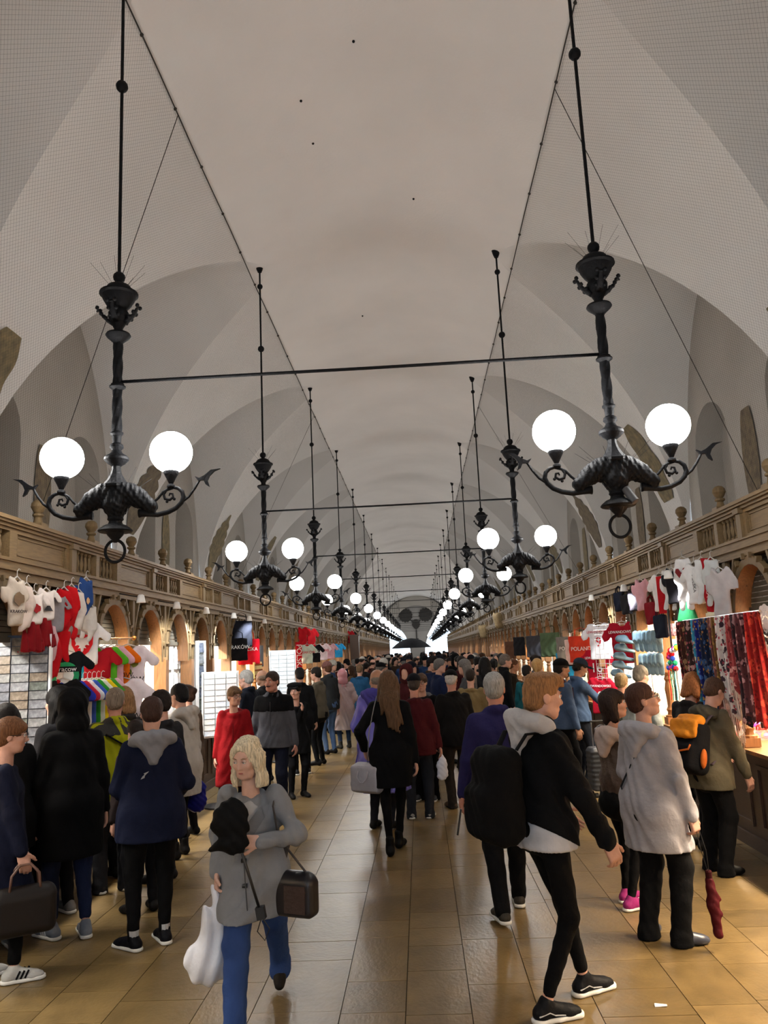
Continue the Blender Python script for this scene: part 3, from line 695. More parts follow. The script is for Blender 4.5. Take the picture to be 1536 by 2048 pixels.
def body_mesh(q, res, face, hands, female, nmax=None):
    k = q.k; pts = [q.hc + V3(0, 0, .14 * k), q.hc - V3(.1, .12, 0), q.hc + V3(.1, .13, 0), q.pel - V3(.2, .14, .0), q.pel + V3(.2, .14, 0)]
    fine = []
    if face: fine.append((q.hc - .15 * k, q.hc + .13 * k, face))
    for s in (-1, 1):
        pts += list(q.arm[s][:3]) + [q.arm[s][2] + q.arm[s][3] * .2 * k] + list(q.leg[s][:3])
        if hands: h = q.arm[s][2] + q.arm[s][3] * .08 * k; fine.append((h - .105 * k, h + .105 * k, hands))
    lo, hi = bounds(pts, .08); F = Field(lo, hi, res, fine)
    F.cone(q.Tk(0, 0, .0), q.Tk(0, 0, .13), .108 * k, .10 * k, .04, sc=(1.28, .92), side=q.R[:, 0])
    F.cone(q.Tk(0, 0, .13), q.Tk(0, .0, .36), .10 * k, .108 * k, .04, sc=(1.25, .95), side=q.R[:, 0])
    F.cone(q.Tk(-.13 * q.bw, 0, .43), q.Tk(.13 * q.bw, 0, .43), .045 * k, .045 * k, .05)
    F.cone(q.Tk(0, -.005, .45), q.Hp(0, -.025, -.06), .062 * k, .05 * k, .03)
    for s in (-1, 1):
        sh, el, wr, hd, pn, cu = q.arm[s]; F.cone(sh, el, .04 * k, .033 * k, .03); F.cone(el, wr, .033 * k, .025 * k, .02)
        hp, kn, an, toe, heel = q.leg[s]; F.cone(hp, kn, .058 * k, .040 * k, .03); F.cone(kn, an, .036 * k, .027 * k, .02)
        F.cone(an, an + np.array(Euler((heel, 0, toe)).to_matrix()) @ V3(0, .11 * k, -.05 * k), .028 * k, .018 * k, .02)
        hand_sdf(F, q, s, not hands)
    # head
    E = lambda c, r, kk=.02, op='add': F.ell(q.Hp(*c), [v * k for v in r], q.RH, kk * k, op)
    C = lambda a, b, r1, r2, kk=.02: F.cone(q.Hp(*a), q.Hp(*b), r1 * k, r2 * k, kk * k)
    jw = .9 if female else 1.0
    E((0, -.014, .03), (.075, .095, .086)); E((0, .022, -.032), (.061, .072, .085), .03); C((-.03 * jw, .045, -.092), (.03 * jw, .045, -.092), .026, .026, .03); C((0, .06, -.098), (0, .064, -.102), .024 * jw, .022 * jw)
    C((-.046 * jw, .0, -.07), (-.03 * jw, .045, -.094), .022, .022, .02); C((.046 * jw, .0, -.07), (.03 * jw, .045, -.094), .022, .022, .02)
    if face or res < .016:
        C((-.034, .08, .02), (.034, .08, .02), .011, .011, .015)
        for s in (-1, 1): E((s * .040, .062, -.03), (.024, .024, .024), .02); E((s * .031, .100, .001), (.019, .015, .0135), .012, 'sub'); E((s * .075, -.012, -.012), (.009, .02, .031), .01)
        C((0, .087, .008), (0, .108, -.034), .0085, .0125, .012); C((-.009, .098, -.040), (.009, .098, -.040), .0085, .0085, .008)
        C((-.019, .084, -.067), (.019, .084, -.067), .0075, .0075, .006); C((-.016, .083, -.077), (.016, .083, -.077), .008, .008, .006)
    return F.mesh('body')
def folds(amp, f=1.0, seed=0.0):
    def fn(X, Y, Z):
        return amp * (np.sin(Z * 34 * f + 9 * np.sin(X * 11 + seed) + 7 * np.sin(Y * 13)) * .5 + np.sin(Z * 15 * f + X * 26 - Y * 21 + seed) * .5)
    return fn
def jacket_mesh(q, res, J):
    k = q.k; hem = J.get('hem', .80); loose = J.get('loose', 1.0); fl = J.get('flare', 1.0); pts = [q.nb + V3(0, 0, .1 * k), q.pel - V3(.24, .22, 0), q.pel + V3(.24, .24, 0), V3(0, 0, hem * k)]
    for s in (-1, 1): pts += list(q.arm[s][:3])
    lo, hi = bounds(pts, .11); lo[2] = max(.02, lo[2]); F = Field(lo, hi, res)
    R0 = q.R[:, 0]; L = loose
    for s in (-1, 1): F.cone(q.Tk(s * .03, -.01, .475), q.Tk(s * .15 * q.bw, -.005, .43), .068 * k, .064 * k, .05 * k)
    F.cone(q.Tk(0, 0, .17), q.Tk(0, .0, .36), .122 * k * L, .124 * k * L, .06 * k, sc=(1.30 * q.bw, 1.0 * J.get('deep', 1)), side=R0)
    F.cone(q.Tk(0, 0, .17), q.Tk(0, .0, -.02), .122 * k * L, .136 * k * L, .05 * k, sc=(1.26, 1.0 * J.get('deep', 1)), side=R0)
    if J.get('bust'):
        for s in (-1, 1): F.ell(q.Tk(s * .07, .095, .29), (.07 * k, .055 * k, .07 * k), None, .05 * k)
    if J.get('belly'): F.ell(q.Tk(0, .08, .14), (.15 * k, .1 * k, .15 * k), None, .06 * k)
    hz = hem * k
    if hem < .9:
        b = q.pel + V3(0, 0, 0); F.cone(q.Tk(0, 0, 0), V3(b[0], b[1], hz - .02), .134 * k * L, .148 * k * L * fl, .04 * k, sc=(1.24, 1.0), side=R0)
        for s in (-1, 1):
            hp, kn, an, toe, heel = q.leg[s]; f = min(1.0, max(.1, (hp[2] - hz + .04) / max(.05, hp[2] - kn[2]))); F.cone(hp, hp + (kn - hp) * f, .115 * k * L, .105 * k * L * fl, .10 * k)
    w, cu = J.get('sleeve', 1.0), J.get('cuff', 1.0)
    for s in (-1, 1):
        sh, el, wr, hd, pn, c = q.arm[s]
        end = el + (wr - el) * J.get('slen', .97)
        F.cone(sh, el, .060 * k * w, .054 * k * w, .045 * k); F.cone(el, end, .056 * k * w, .044 * k * w * cu, .025 * k)
    if J.get('collar', 1):
        c0 = q.nb + q.R @ V3(0, -.008, .0) * k; N = 10; rr = [q.Tk(.066 * math.cos(a), -.01 + .066 * math.sin(a), .505 + J.get('collarh', .02) - .012 * math.sin(a)) for a in np.linspace(0, 2 * PI, N + 1)]
        for i in range(N): F.cone(rr[i], rr[i + 1], .024 * k, .024 * k, .03 * k)
    if J.get('zip', 0): pass
    F.fn(folds(J.get('fold', .005), 1.0, J.get('seed', 0)))
    if J.get('quilt'): F.fn(lambda X, Y, Z: .004 * np.minimum(np.abs(np.sin((Z + X) * 46)), np.abs(np.sin((Z - X) * 46))) * -1.0)
    if J.get('puff'): F.fn(lambda X, Y, Z: -.008 * np.abs(np.sin(Z * 40)))
    F.plane((0, 0, hz), (0, J.get('tilt', 0), -1))
    return F.mesh('jacket')
def trouser_mesh(q, res, T):
    k = q.k; top = .04; pts = [q.pel - V3(.2, .15, 0), q.pel + V3(.2, .15, .1)]
    for s in (-1, 1): pts += list(q.leg[s][:3])
    lo, hi = bounds(pts, .12); lo[2] = max(0.0, lo[2]); F = Field(lo, hi, res); fit = T.get('fit', 1.0); w = T.get('wide', 1.0)
    F.cone(q.Tk(0, 0, -.05), q.Tk(0, 0, .05), .125 * k, .115 * k, .04 * k, sc=(1.26, 1.0), side=q.R[:, 0])
    F.ell(q.Tk(0, -.06, -.03), (.15 * k, .1 * k, .12 * k), None, .04 * k)
    for s in (-1, 1):
        hp, kn, an, toe, heel = q.leg[s]; F.cone(hp, kn, .094 * k * fit, .064 * k * fit * (.5 + .5 * w), .03 * k)
        e = kn + (an - kn) * T.get('len', 1.02); F.cone(kn, e, .064 * k * fit * (.5 + .5 * w), .044 * k * fit * w, .03 * k)
        if w > 1.2: F.cone(e - V3(0, 0, .02), e - V3(0, 0, .06), .046 * k * fit * w, .05 * k * fit * w, .02 * k, sc=(1, 1.2))
    F.fn(folds(T.get('fold', .004), 1.5, 1.3))
    return F.mesh('trousers')
def shoe_parts(q, s, S, res):
    """shoe in its own frame: sole at z=0, toe along +y, ankle at origin"""
    k = q.k * S.get('size', 1.0); h = S.get('h', .075); F = Field((-.07 * k, -.1 * k, -.01), (.07 * k, .22 * k, .17 * k), min(res, .0085))
    F.cone((0, -.035 * k, .045 * k), (0, .13 * k, .034 * k), .038 * k, .034 * k, .02, sc=(1.0, .95)); F.cone((0, .12 * k, .032 * k), (0, .165 * k, .028 * k), .036 * k, .030 * k, .02, sc=(1.1, .85))
    F.cone((0, -.03 * k, .04 * k), (0, .0, (.07 + h * .3) * k), .038 * k, .036 * k, .02); F.cone((0, .0, .075 * k), (0, .09 * k, .045 * k), .034 * k, .03 * k, .02)
    if S.get('boot'): F.cone((0, -.01 * k, .06 * k), (0, -.01 * k, .15 * k), .04 * k, .042 * k, .02)
    F.plane((0, 0, .018 * k if S.get('sole') else .002), (0, 0, -1))
    up = F.mesh('shoe'); sole = None
    if S.get('sole'):
        G = Field((-.08 * k, -.11 * k, -.01), (.08 * k, .23 * k, .05 * k), min(res, .0085))
        G.cone((0, -.04 * k, .012), (0, .06 * k, .012), .044 * k, .04 * k, .02, sc=(1.0, 1.0)); G.cone((0, .06 * k, .012), (0, .165 * k, .012), .04 * k, .043 * k, .02)
        G.plane((0, 0, .001), (0, 0, -1)); G.plane((0, 0, .026 * k), (0, 0, 1)); sole = G.mesh('sole')
    return up, sole
def hair_mesh(q, res, style, t=.012):
    k = q.k; c = q.hc; long = {'long': .5, 'bob': .2, 'mid': .3}.get(style, .14)
    lo = c - V3(.17, .2, long + .05) * k; hi = c + V3(.17, .18, .17) * k; F = Field(lo, hi, res)
    E = lambda c_, r, kk=.02, op='add': F.ell(q.Hp(*c_), [v * k for v in r], q.RH, kk * k, op)
    C = lambda a, b, r1, r2, kk=.02, sc=(1, 1): F.cone(q.Hp(*a), q.Hp(*b), r1 * k, r2 * k, kk * k, 'add', sc, q.RH[:, 0])
    if style == 'fringe':     # bald on top
        E((0, -.03, -.005), (.084, .09, .06)); E((0, .0, .07), (.075, .11, .06), .01, 'sub'); E((0, .09, .0), (.085, .085, .12), .01, 'sub')
    else:
        if style == 'quiff': t = .006
        if style == 'short': t = .009
        E((0, -.016, .034), (.075 + t, .097 + t, .086 + t))
        E((0, -.052, -.025), (.064 + t * .6, .060 + t, .062), .02)
        E((0, .125, -.035 if style != 'wavy' else -.026), (.076, .085, .112 if style != 'wavy' else .12), .012, 'sub')         # face
        for s in (-1, 1): E((s * .098, .035, -.05), (.04, .05, .075), .01, 'sub')
        if style in ('bob', 'mid', 'long', 'wavy'):
            L = {'bob': -.12, 'mid': -.20, 'long': -.40, 'wavy': -.19}[style]
            C((0, -.055, .0), (0, -.085, L), .064 if style == 'long' else .07, .05, .03, (1.2, .75))
            for s in (-1, 1): yb_ = .012 if style == 'wavy' else -.022; C((s * .07, yb_, .04), (s * .082, yb_, -.04), .026, .026, .02); C((s * .082, yb_, -.04), (s * .086, yb_ + (.018 if style == 'wavy' else 0), max(L, -.2) * .9), .026, .022, .02); C((s * .07, -.03, 0), (s * .085, -.03, max(L, -.22)), .035, .035, .03)
            if style == 'long': C((0, -.07, -.02), (0, -.14, -.17), .066, .066, .03, (1.25, .65)); C((0, -.14, -.17), (.03, -.165, L), .066, .045, .03, (1.25, .6)); C((.03, -.16, L), (.08, -.17, L - .09), .045, .012, .03, (1.2, .6)); C((.05, -.13, -.18), (.13, -.13, L - .02), .04, .012, .03); C((-.05, -.13, -.15), (-.09, -.13, -.32), .035, .01, .03)
        if style == 'quiff':
            C((-.03, .03, .105), (.03, .08, .09), .03, .028, .03); C((.02, .06, .10), (.02, .108, .066), .028, .013, .02); C((-.02, .06, .10), (-.025, .1, .066), .026, .012, .02); E((0, -.01, .098), (.066, .092, .03), .03)
        if style in ('bangs', 'bob'): C((-.05, .075, .055), (.05, .075, .055), .024, .024, .02)
        if style == 'bun': E((0, -.12, .045), (.045, .04, .045), .01)
        if style == 'pony': E((0, -.12, .06), (.03, .03, .03), .02); C((0, -.13, .05), (0, -.15, -.12), .032, .016, .02)
        if style == 'curly': F.fn(lambda X, Y, Z: -.008 * np.sin(X * 130) * np.sin(Y * 130) * np.sin(Z * 130))
    if style == 'wavy': F.fn(lambda X, Y, Z: .0045 * np.sin(np.arctan2(X - c[0], Y - c[1] + .02) * 30 + 3 * np.sin(Z * 38)) + .004 * np.sin(Z * 50 + X * 30))
    elif style == 'long': F.fn(lambda X, Y, Z: .004 * np.sin(X * 150 + 3 * np.sin(Z * 14)))
    else: F.fn(lambda X, Y, Z: .003 * np.sin(np.arctan2(X - c[0], Y - c[1] + .02) * 26 + 3 * np.sin(Z * 40)))
    return F.mesh('hair')
def hat_mesh(q, res, kind):
    k = q.k; c = q.hc; F = Field(c - V3(.2, .22, .3) * k, c + V3(.2, .25, .2) * k, res)
    E = lambda c_, r, kk=.02, op='add': F.ell(q.Hp(*c_), [v * k for v in r], q.RH, kk * k, op)
    if kind == 'cap':
        E((0, -.014, .05), (.09, .112, .088)); F.plane(q.Hp(0, 0, .035), -q.RH[:, 2]); F.cone(q.Hp(-.03, .10, .042), q.Hp(.03, .10, .042), .055 * k, .055 * k, .01 * k, 'add', (1, .14), (q.RH[:, 0]))
        F.rbox(q.Hp(0, .135, .04), (.062 * k, .05 * k, .006 * k), .005, q.RH, .01)
    elif kind == 'beanie': E((0, -.016, .045), (.092, .112, .105)); F.plane(q.Hp(0, 0, .02), -(q.RH @ V3(0, .25, 1))); F.fn(lambda X, Y, Z: .003 * np.sin(X * 200) + .003 * np.sin(Y * 200))
    elif kind == 'beret': E((.02, -.02, .085), (.12, .125, .05)); E((0, -.01, .045), (.085, .105, .05))
    elif kind == 'hood':
        E((0, -.02, .02), (.112, .135, .135)); E((0, -.03, -.12), (.12, .11, .11), .04); E((0, .13, -.02), (.072, .12, .1), .015, 'sub')
        F.fn(folds(.006, 1.5))
    return F.mesh(kind)
def hood_down(q, res, big=1.0):
    k = q.k; c = q.Tk(0, -.10, .50); F = Field(c - .28, c + .28, res)
    N = 9; pts = [q.Tk(.11 * big * math.sin(a), -.045 - .07 * big * math.cos(a) , .515 + .03 * math.cos(a) - .0 ) for a in np.linspace(-2.2, 2.2, N)]
    for i in range(N - 1): F.cone(pts[i], pts[i + 1], (.032 + .018 * math.sin(PI * i / (N - 1))) * k, (.032 + .018 * math.sin(PI * (i + 1) / (N - 1))) * k, .03)
    F.cone(q.Tk(-.05, -.115, .49), q.Tk(0, -.135, .38), .05 * k, .03 * k, .03); F.cone(q.Tk(.05, -.115, .49), q.Tk(0, -.135, .38), .05 * k, .03 * k, .03)
    F.fn(folds(.006, 2.0)); return F.mesh('hood')
def make_glasses(q, root, m=None):
    mb = MB()
    for s in (-1, 1):
        ring = [q.Hp(s * .032 + .024 * math.cos(a), .108, .0 + .018 * math.sin(a)) for a in np.linspace(0, 2 * PI, 15)[:-1]]; mb.tube(ring, .0022 * q.k, 5, True)
        mb.tube([q.Hp(s * .056, .106, .005), q.Hp(s * .079, .06, .006), q.Hp(s * .081, -.01, -.0)], .002 * q.k, 5)
    mb.tube([q.Hp(-.009, .11, .004), q.Hp(0, .114, .007), q.Hp(.009, .11, .004)], .002 * q.k, 5); mb.build('glasses', m or M_BLACKP, root)
NPEOPLE = [0]; PEOPLE = []
def person(label, X, Y, face_dir, H=1.7, pose=None, skin='fair', hair=('short', (60, 44, 32)), hat=None, jacket=None, trousers=None, shoes=None, hood=None, glasses=False, res=.013, face=0, hands=0, female=False, brows=(60, 44, 34), group=None, extras=None):
    pose = dict(pose or {}, _f=.93 if female else 1.0); q = rig(H, pose); root = empty('person', (X, Y, 0), -math.radians(face_dir)); root.rotation_euler = (0, 0, -math.radians(face_dir))
    tag(root, label, 'person', group); NPEOPLE[0] += 1
    obj('body', body_mesh(q, res, face, hands, female), SKIN[skin], root)
    J = jacket or {}; jm = J.get('mat') or cloth(J.get('col', (30, 30, 34)), J.get('rough', .9))
    jo = obj(J.get('name', 'jacket'), jacket_mesh(q, res * .92, J), jm, root)
    T = trousers or {}; obj(T.get('name', 'trousers'), trouser_mesh(q, res, T), T.get('mat') or cloth(T.get('col', (22, 22, 26))), root)
    S = shoes or {}
    for s in (-1, 1):
        up, sole = shoe_parts(q, s, S, res); hp, kn, an, toe, heel = q.leg[s]
        so = obj('shoe', up, S.get('mat') or cloth(S.get('col', (24, 22, 22)), .6), root); so.rotation_euler = (heel, 0, toe); so.location = an - np.array(Euler((heel, 0, toe)).to_matrix()) @ V3(0, 0, .085 * q.k)
        if sole: obj('sole', sole, S.get('solem') or M_SOLE, so)
        if S.get('stripes'):
            for d in (.03, .055, .08):
                for sx in (-1, 1): MB().box((sx * .0385 * q.k, d, .05), (.004, .012, .05), Matrix.Rotation(-.45, 3, 'X')).build('stripe', S['stripes'], so)
        if S.get('wave'):
            for sx in (-1, 1): MB().tube([(sx * .039 * q.k, -.06, .045), (sx * .040 * q.k, -.0, .058), (sx * .040 * q.k, .03, .042), (sx * .037 * q.k, .09, .034)], .006, 5, flat=.5).build('side_stripe', S['wave'], so)
        if S.get('laces'):
            for d in (.05, .07, .09, .11): MB().tube([(-.02, d, .083 - (d - .05) * .33), (.0, d + .006, .09 - (d - .05) * .33), (.02, d, .083 - (d - .05) * .33)], .003, 4).build('lace', S['laces'], so)
        if S.get('sock'): MB().lathe([(.036 * q.k, .07), (.037 * q.k, .13)], (0, -.005, 0), 10).build('sock', S['sock'], so)
    if hair: obj('hair', hair_mesh(q, min(res, .009) if face else res, hair[0], .014), hairm(hair[1]), root)
    if hat: obj(hat[0], hat_mesh(q, min(res, .009), hat[0]), hat[2] if len(hat) > 2 else cloth(hat[1]), root)
    if hood: obj('hood', hood_down(q, min(res, .01), hood[1] if len(hood) > 1 else 1.0), cloth(hood[0]), root)
    if face:
        for s in (-1, 1):
            e = MB().sphere(q.Hp(s * .031, .0835, .001), .0118 * q.k, 12, 8).build('eye', M_EYE, root, True)
            MB().sphere(q.Hp(s * .031 + .001, .0925, .0005), .0048 * q.k, 8, 6).build('iris', M_IRIS, e, True)
            lid = MB().tube([q.Hp(s * .019, .090, .003), q.Hp(s * .031, .0955, .0095), q.Hp(s * .044, .088, .002)], .0036 * q.k, 6).build('eyelid', SKIN[skin], root, True)
            MB().tube([q.Hp(s * .016, .0945, .021), q.Hp(s * .032, .094, .0265), q.Hp(s * .05, .08, .02)], [.0025 * q.k, .0038 * q.k, .002 * q.k], 6).build('eyebrow', hairm(brows), root)
        MB().tube([q.Hp(-.022, .085, -.073), q.Hp(-.008, .0925, -.0705), q.Hp(.008, .0925, -.0705), q.Hp(.022, .085, -.073)], [.002 * q.k, .005 * q.k, .005 * q.k, .002 * q.k], 6).build('lips', M_LIP, root, True)
    if glasses: make_glasses(q, root)
    if extras: extras(q, root, jo)
    PEOPLE.append((label, root, q))
    return root, q
def who(sub):
    for l, r, q in PEOPLE:
        if sub in l: return r, q
    raise KeyError(sub)
def wpt(sub, fn):
    r, q = who(sub); return r.matrix_basis @ Vector(fn(q))
BLK = (16, 16, 18); WHITE_L = cloth((225, 225, 228))
def jk(col, **k): return dict(col=col, **k)
# ---- foreground: blonde woman in grey coat walking towards the camera
def ex_blonde(q, root, jo):
    k = q.k
    for z in (.20, .05, -.12): MB().tube([q.Tk(-.01, .168, z), q.Tk(.02, .17, z)], .012, 8).build('toggle_button', M_BLACKP, jo)
    MB().tube([q.Tk(.0, .17, .36), q.Tk(.0, .178, .15), V3(0, .175, .6)], .0035, 5).build('front_placket', cloth((96, 98, 102)), jo)
    for s in (-1, 1):
        MB().add([q.Tk(s * .02, .135, .42), q.Tk(s * .09, .09, .50), q.Tk(s * .12, .11, .44), q.Tk(s * .05, .165, .33)], [(0, 1, 2, 3)]).add([q.Tk(s * .02, .128, .42), q.Tk(s * .09, .08, .50), q.Tk(s * .12, .10, .44), q.Tk(s * .05, .15, .33)], [(3, 2, 1, 0)]).build('lapel', cloth((138, 142, 149)), jo)
    F = Field(q.Tk(0, .05, .42) - .12, q.Tk(0, .05, .42) + .12, .01); F.cone(q.Tk(0, .05, .40), q.Tk(0, .045, .47), .075, .062, .02); obj('white_top', F.mesh('white_top'), cloth((210, 212, 216)), root)
person('blonde woman in a grey toggle coat and jeans carrying a white bag', -0.99, 4.68, 181, 1.54,
       dict(hand_l=(-.09, .27, 1.11), pole_l=(-1, -.4, -.4), hdir_l=(.8, .35, .1), palm_l=(0, -1, -.2), curl_l=55, hand_r=(.22, .06, .88), palm_r=(-1, 0, 0), curl_r=70, turn=-16, nod=14, foot_l=(-.05, -.52, .08), heel_l=-35, foot_r=(.05, .36, 0), lean=6, twist=-6, drop=.03), 'pale', ('wavy', (222, 208, 178)),
       jacket=dict(col=(156, 160, 167), hem=.63, flare=1.06, loose=1.08, bust=1, fold=.010, name='coat'), trousers=dict(col=(60, 88, 150), wide=1.45, fit=1.02), shoes=dict(col=(40, 34, 30)), res=.010, face=.0052, hands=.006, female=True, brows=(150, 120, 96), extras=ex_blonde)
# ---- foreground: boy in black jacket, walking to the right
def ex_boy(q, root, jo):
    obj('white_shirt', jacket_mesh(q, .011, dict(hem=.825, loose=.985, sleeve=.7, collar=0, slen=.3, fold=.006)), cloth((236, 238, 246)), root)
person('fair-haired boy in a black jacket with a white hood and skinny trousers', 0.64, 4.72, 66, 1.8,
       dict(hand_r=(.30, .20, .86), curl_r=45, hand_l=(-.22, .26, .94), curl_l=30, foot_r=(.09, -.12, 0), toe_r=-6, foot_l=(-.09, .24, 0), toe_l=4, turn=-8, nod=4, lean=3, drop=.02), 'fair', ('quiff', (142, 102, 66)),
       jacket=dict(col=(18, 19, 22), hem=.89, tilt=-.55, loose=1.06, fold=.009, sleeve=1.08), trousers=dict(col=(14, 14, 16), fit=.86, len=.86, wide=.9), shoes=dict(col=(22, 22, 26), sole=1, wave=WHITE_L, laces=WHITE_L), hood=((214, 212, 214), 1.25), res=.010, face=.0052, hands=.006, brows=(130, 96, 66), extras=ex_boy)
# ---- right: woman in pale grey parka, looking up at the stall
def ex_parka(q, root, jo):
    MB().tube([q.Tk(.12, .08, .52), q.Tk(.02, -.125, .40), q.Tk(-.15, -.13, .13), q.Tk(-.2, -.02, .0)], .014, 6, flat=.3).build('bag_strap', cloth((34, 34, 38)), jo)
    MB().box(q.Tk(.185, .02, -.09), (.02, .03, .11)).build('pocket_flap', cloth((40, 40, 44)), jo)
person('short-haired woman with glasses in a pale grey hooded parka and black trousers, looking up', 1.5, 5.65, 56, 1.66,
       dict(hand_r=(.30, .08, .74), curl_r=60, hand_l=(-.20, .22, .95), nod=-14, turn=-38, foot_l=(-.12, -.02, 0), toe_l=22, foot_r=(.11, .04, 0), toe_r=-26, bw=1.02), 'fair', ('short', (66, 42, 34)),
       jacket=dict(col=(196, 194, 202), hem=.62, loose=1.12, flare=1.02, fold=.009, name='parka', sleeve=1.08), trousers=dict(col=(18, 18, 20), fit=1.08, wide=1.35), shoes=dict(col=(52, 56, 66), mat=mat('leather_blue_grey', lin((58, 62, 74)), .35)), hood=((190, 188, 196), 1.25), glasses=True, res=.011, face=.0058, hands=.007, female=True, brows=(60, 40, 34), extras=ex_parka)
# ---- right: woman in brown leather jacket, pink trainers
person('dark-haired woman in a brown leather jacket with pink trainers, looking up beside the grey parka', 1.46, 6.4, 60, 1.58,
       dict(hand_r=(.16, .30, 1.0), hand_l=(-.12, .32, 1.05), nod=-8, turn=-34, foot_l=(-.09, .06, 0), foot_r=(.09, -.06, 0)), 'fair', ('bob', (40, 28, 24)),
       jacket=dict(col=(64, 50, 44), mat=mat('brown_leather', lin((62, 48, 42)), .4, bump=.4, bscale=30), hem=.90, fold=.006, name='leather_jacket'), trousers=dict(col=(16, 16, 18), fit=.9, wide=.85), shoes=dict(col=(190, 60, 140), sole=1), hood=((208, 188, 180), .9), res=.011, face=.006, female=True)
# ---- right: olive jacket with backpack at the counter
person('person in an olive jacket and black trousers leaning over the scarf stall counter', 2.42, 7.2, 62, 1.62,
       dict(hand_r=(.28, .20, .78), hand_l=(-.2, .4, 1.0), lean=12, nod=28, foot_l=(-.1, 0, 0), foot_r=(.12, -.05, 0)), 'fair', ('short', (78, 56, 44)),
       jacket=dict(col=(104, 98, 80), hem=.74, loose=1.1, fold=.008, sleeve=1.08), trousers=dict(col=(18, 18, 20), wide=1.3, fit=1.1), shoes=dict(col=(22, 22, 22)), hood=((84, 80, 68), 1.2), res=.012, hands=.008, female=True)
# ---- centre: navy sweater man walking away, behind the boy
person('grey-haired man in a navy blue fleece and dark trousers walking away', 0.56, 6.3, -8, 1.75,
       dict(foot_r=(.12, .18, 0), foot_l=(-.10, -.22, .02), turn=-18, bw=1.06, hand_l=(-.30, .06, .82)), 'ruddy', ('short', (150, 148, 146)),
       jacket=dict(col=(44, 42, 92), hem=.78, loose=1.1, fold=.005, name='fleece'), trousers=dict(col=(20, 20, 22), fit=1.05, wide=1.2), shoes=dict(col=(70, 66, 60), sole=1), res=.012, face=.0075)
# ---- centre: black coat woman with long hair
person('woman with long brown hair in a black coat walking away with a handbag', -0.35, 8.3, 6, 1.75,
       dict(foot_l=(-.02, -.18, .0), foot_r=(.03, .12, 0), turn=10, hand_l=(-.27, .02, .98)), 'fair', ('long', (82, 60, 42)),
       jacket=dict(col=(12, 12, 14), hem=.62, flare=.98, loose=1.02, name='coat'), trousers=dict(col=(12, 12, 13), fit=.9, wide=.8), shoes=dict(col=(16, 15, 15), boot=1), res=.012, female=True)
def ex_poncho(q, root, jo): pass
person('balding man in a violet plastic rain poncho beside the long-haired woman', -0.52, 9.3, 25, 1.75, dict(turn=55, hand_l=(-.25, .12, .9), hand_r=(.2, .2, 1.0)), 'tan', ('fringe', (120, 110, 100)),
       jacket=dict(col=(108, 104, 206), mat=sheer('violet_poncho', (86, 82, 178), .9, .4), hem=.42, flare=1.5, loose=1.22, sleeve=1.4, fold=.012, name='poncho'), trousers=dict(col=(40, 42, 50)), hood=((80, 76, 166), 1.2), res=.013, face=.0085)
person('man in a maroon jacket and dark cap facing away with a small white bag', -0.1, 9.8, 5, 1.66, dict(hand_r=(.30, .02, .80), foot_r=(.12, .02, 0)), 'ruddy', ('short', (60, 52, 48)), ('cap', (22, 24, 32)),
       jacket=dict(col=(84, 28, 34), hem=.76, loose=1.1), trousers=dict(col=(46, 50, 58), wide=1.3), shoes=dict(col=(190, 190, 186), sole=1), res=.013)
person('woman with red glasses in a black coat facing the entrance', 0.0, 10.95, 196, 1.63, dict(hand_r=(.2, .2, 1.0), turn=8), 'fair', ('bangs', (84, 62, 48)), jacket=jk((18, 18, 20), hem=.74, loose=1.12), trousers=dict(col=(18, 16, 18), wide=1.4, fit=1.1), shoes=dict(col=(60, 64, 70), sole=1), hood=((120, 120, 124), 1.0), glasses=True, res=.013, face=.0085, female=True)
person('older man in a black cap and black jacket turned away, hand lowered', 0.4, 10.35, -20, 1.68, dict(lean=8, nod=14, turn=-30, hand_l=(-.28, .1, .84), curl_l=40, bw=1.08), 'ruddy', ('short', (190, 188, 184)), ('cap', (16, 16, 18)), jacket=jk((26, 25, 26), hem=.78, loose=1.14), trousers=dict(col=(50, 44, 40), wide=1.3), shoes=dict(col=(84, 66, 54)), res=.013)
person('person in a tan coat facing away beyond the black-capped man', 0.75, 12.6, 10, 1.62, {}, 'fair', ('short', (44, 36, 32)), jacket=jk((142, 122, 84), hem=.6, loose=1.1, name='coat'), res=.015)
# ---- right middle: two men in caps with suitcase
person('bearded man in a black cap with a denim jacket over a maroon hooded top', 1.85, 11.0, 70, 1.74, dict(turn=-6, hand_r=(.3, .05, .82), hand_l=(-.25, .2, .95), foot_r=(.1, .1, 0)), 'tan', ('short', (34, 28, 26)), ('cap', (14, 14, 16)), jacket=jk((84, 106, 140), hem=.84, loose=1.04), trousers=dict(col=(18, 18, 20), fit=.92), shoes=dict(col=(140, 116, 86), sole=1), hood=((70, 40, 56), 1.1), res=.013, face=.0085,
       extras=lambda q, root, jo: (MB().add([q.Tk(-.04, .155, .44), q.Tk(.07, .155, .44), q.Tk(.07, .165, .0), q.Tk(-.04, .165, .0), q.Tk(-.04, .12, .44), q.Tk(.07, .12, .44), q.Tk(.07, .12, .0), q.Tk(-.04, .12, .0)], [(0, 1, 2, 3), (0, 4, 5, 1), (1, 5, 6, 2), (2, 6, 7, 3), (3, 7, 4, 0)]).build('hooded_top', cloth((58, 34, 50)), root), MB().tube([q.Tk(.015, .168, .44), q.Tk(.015, .176, .0)], .004, 5).build('zip', M_METAL, root), obj('beard', Field(q.hc - .14, q.hc + .14, .009).ell(q.Hp(0, .052, -.085), (.056, .05, .045), q.RH, .01).ell(q.Hp(0, .1, -.045), (.05, .04, .022), q.RH, .01, 'sub').mesh('beard'), hairm((30, 24, 22)), root)))
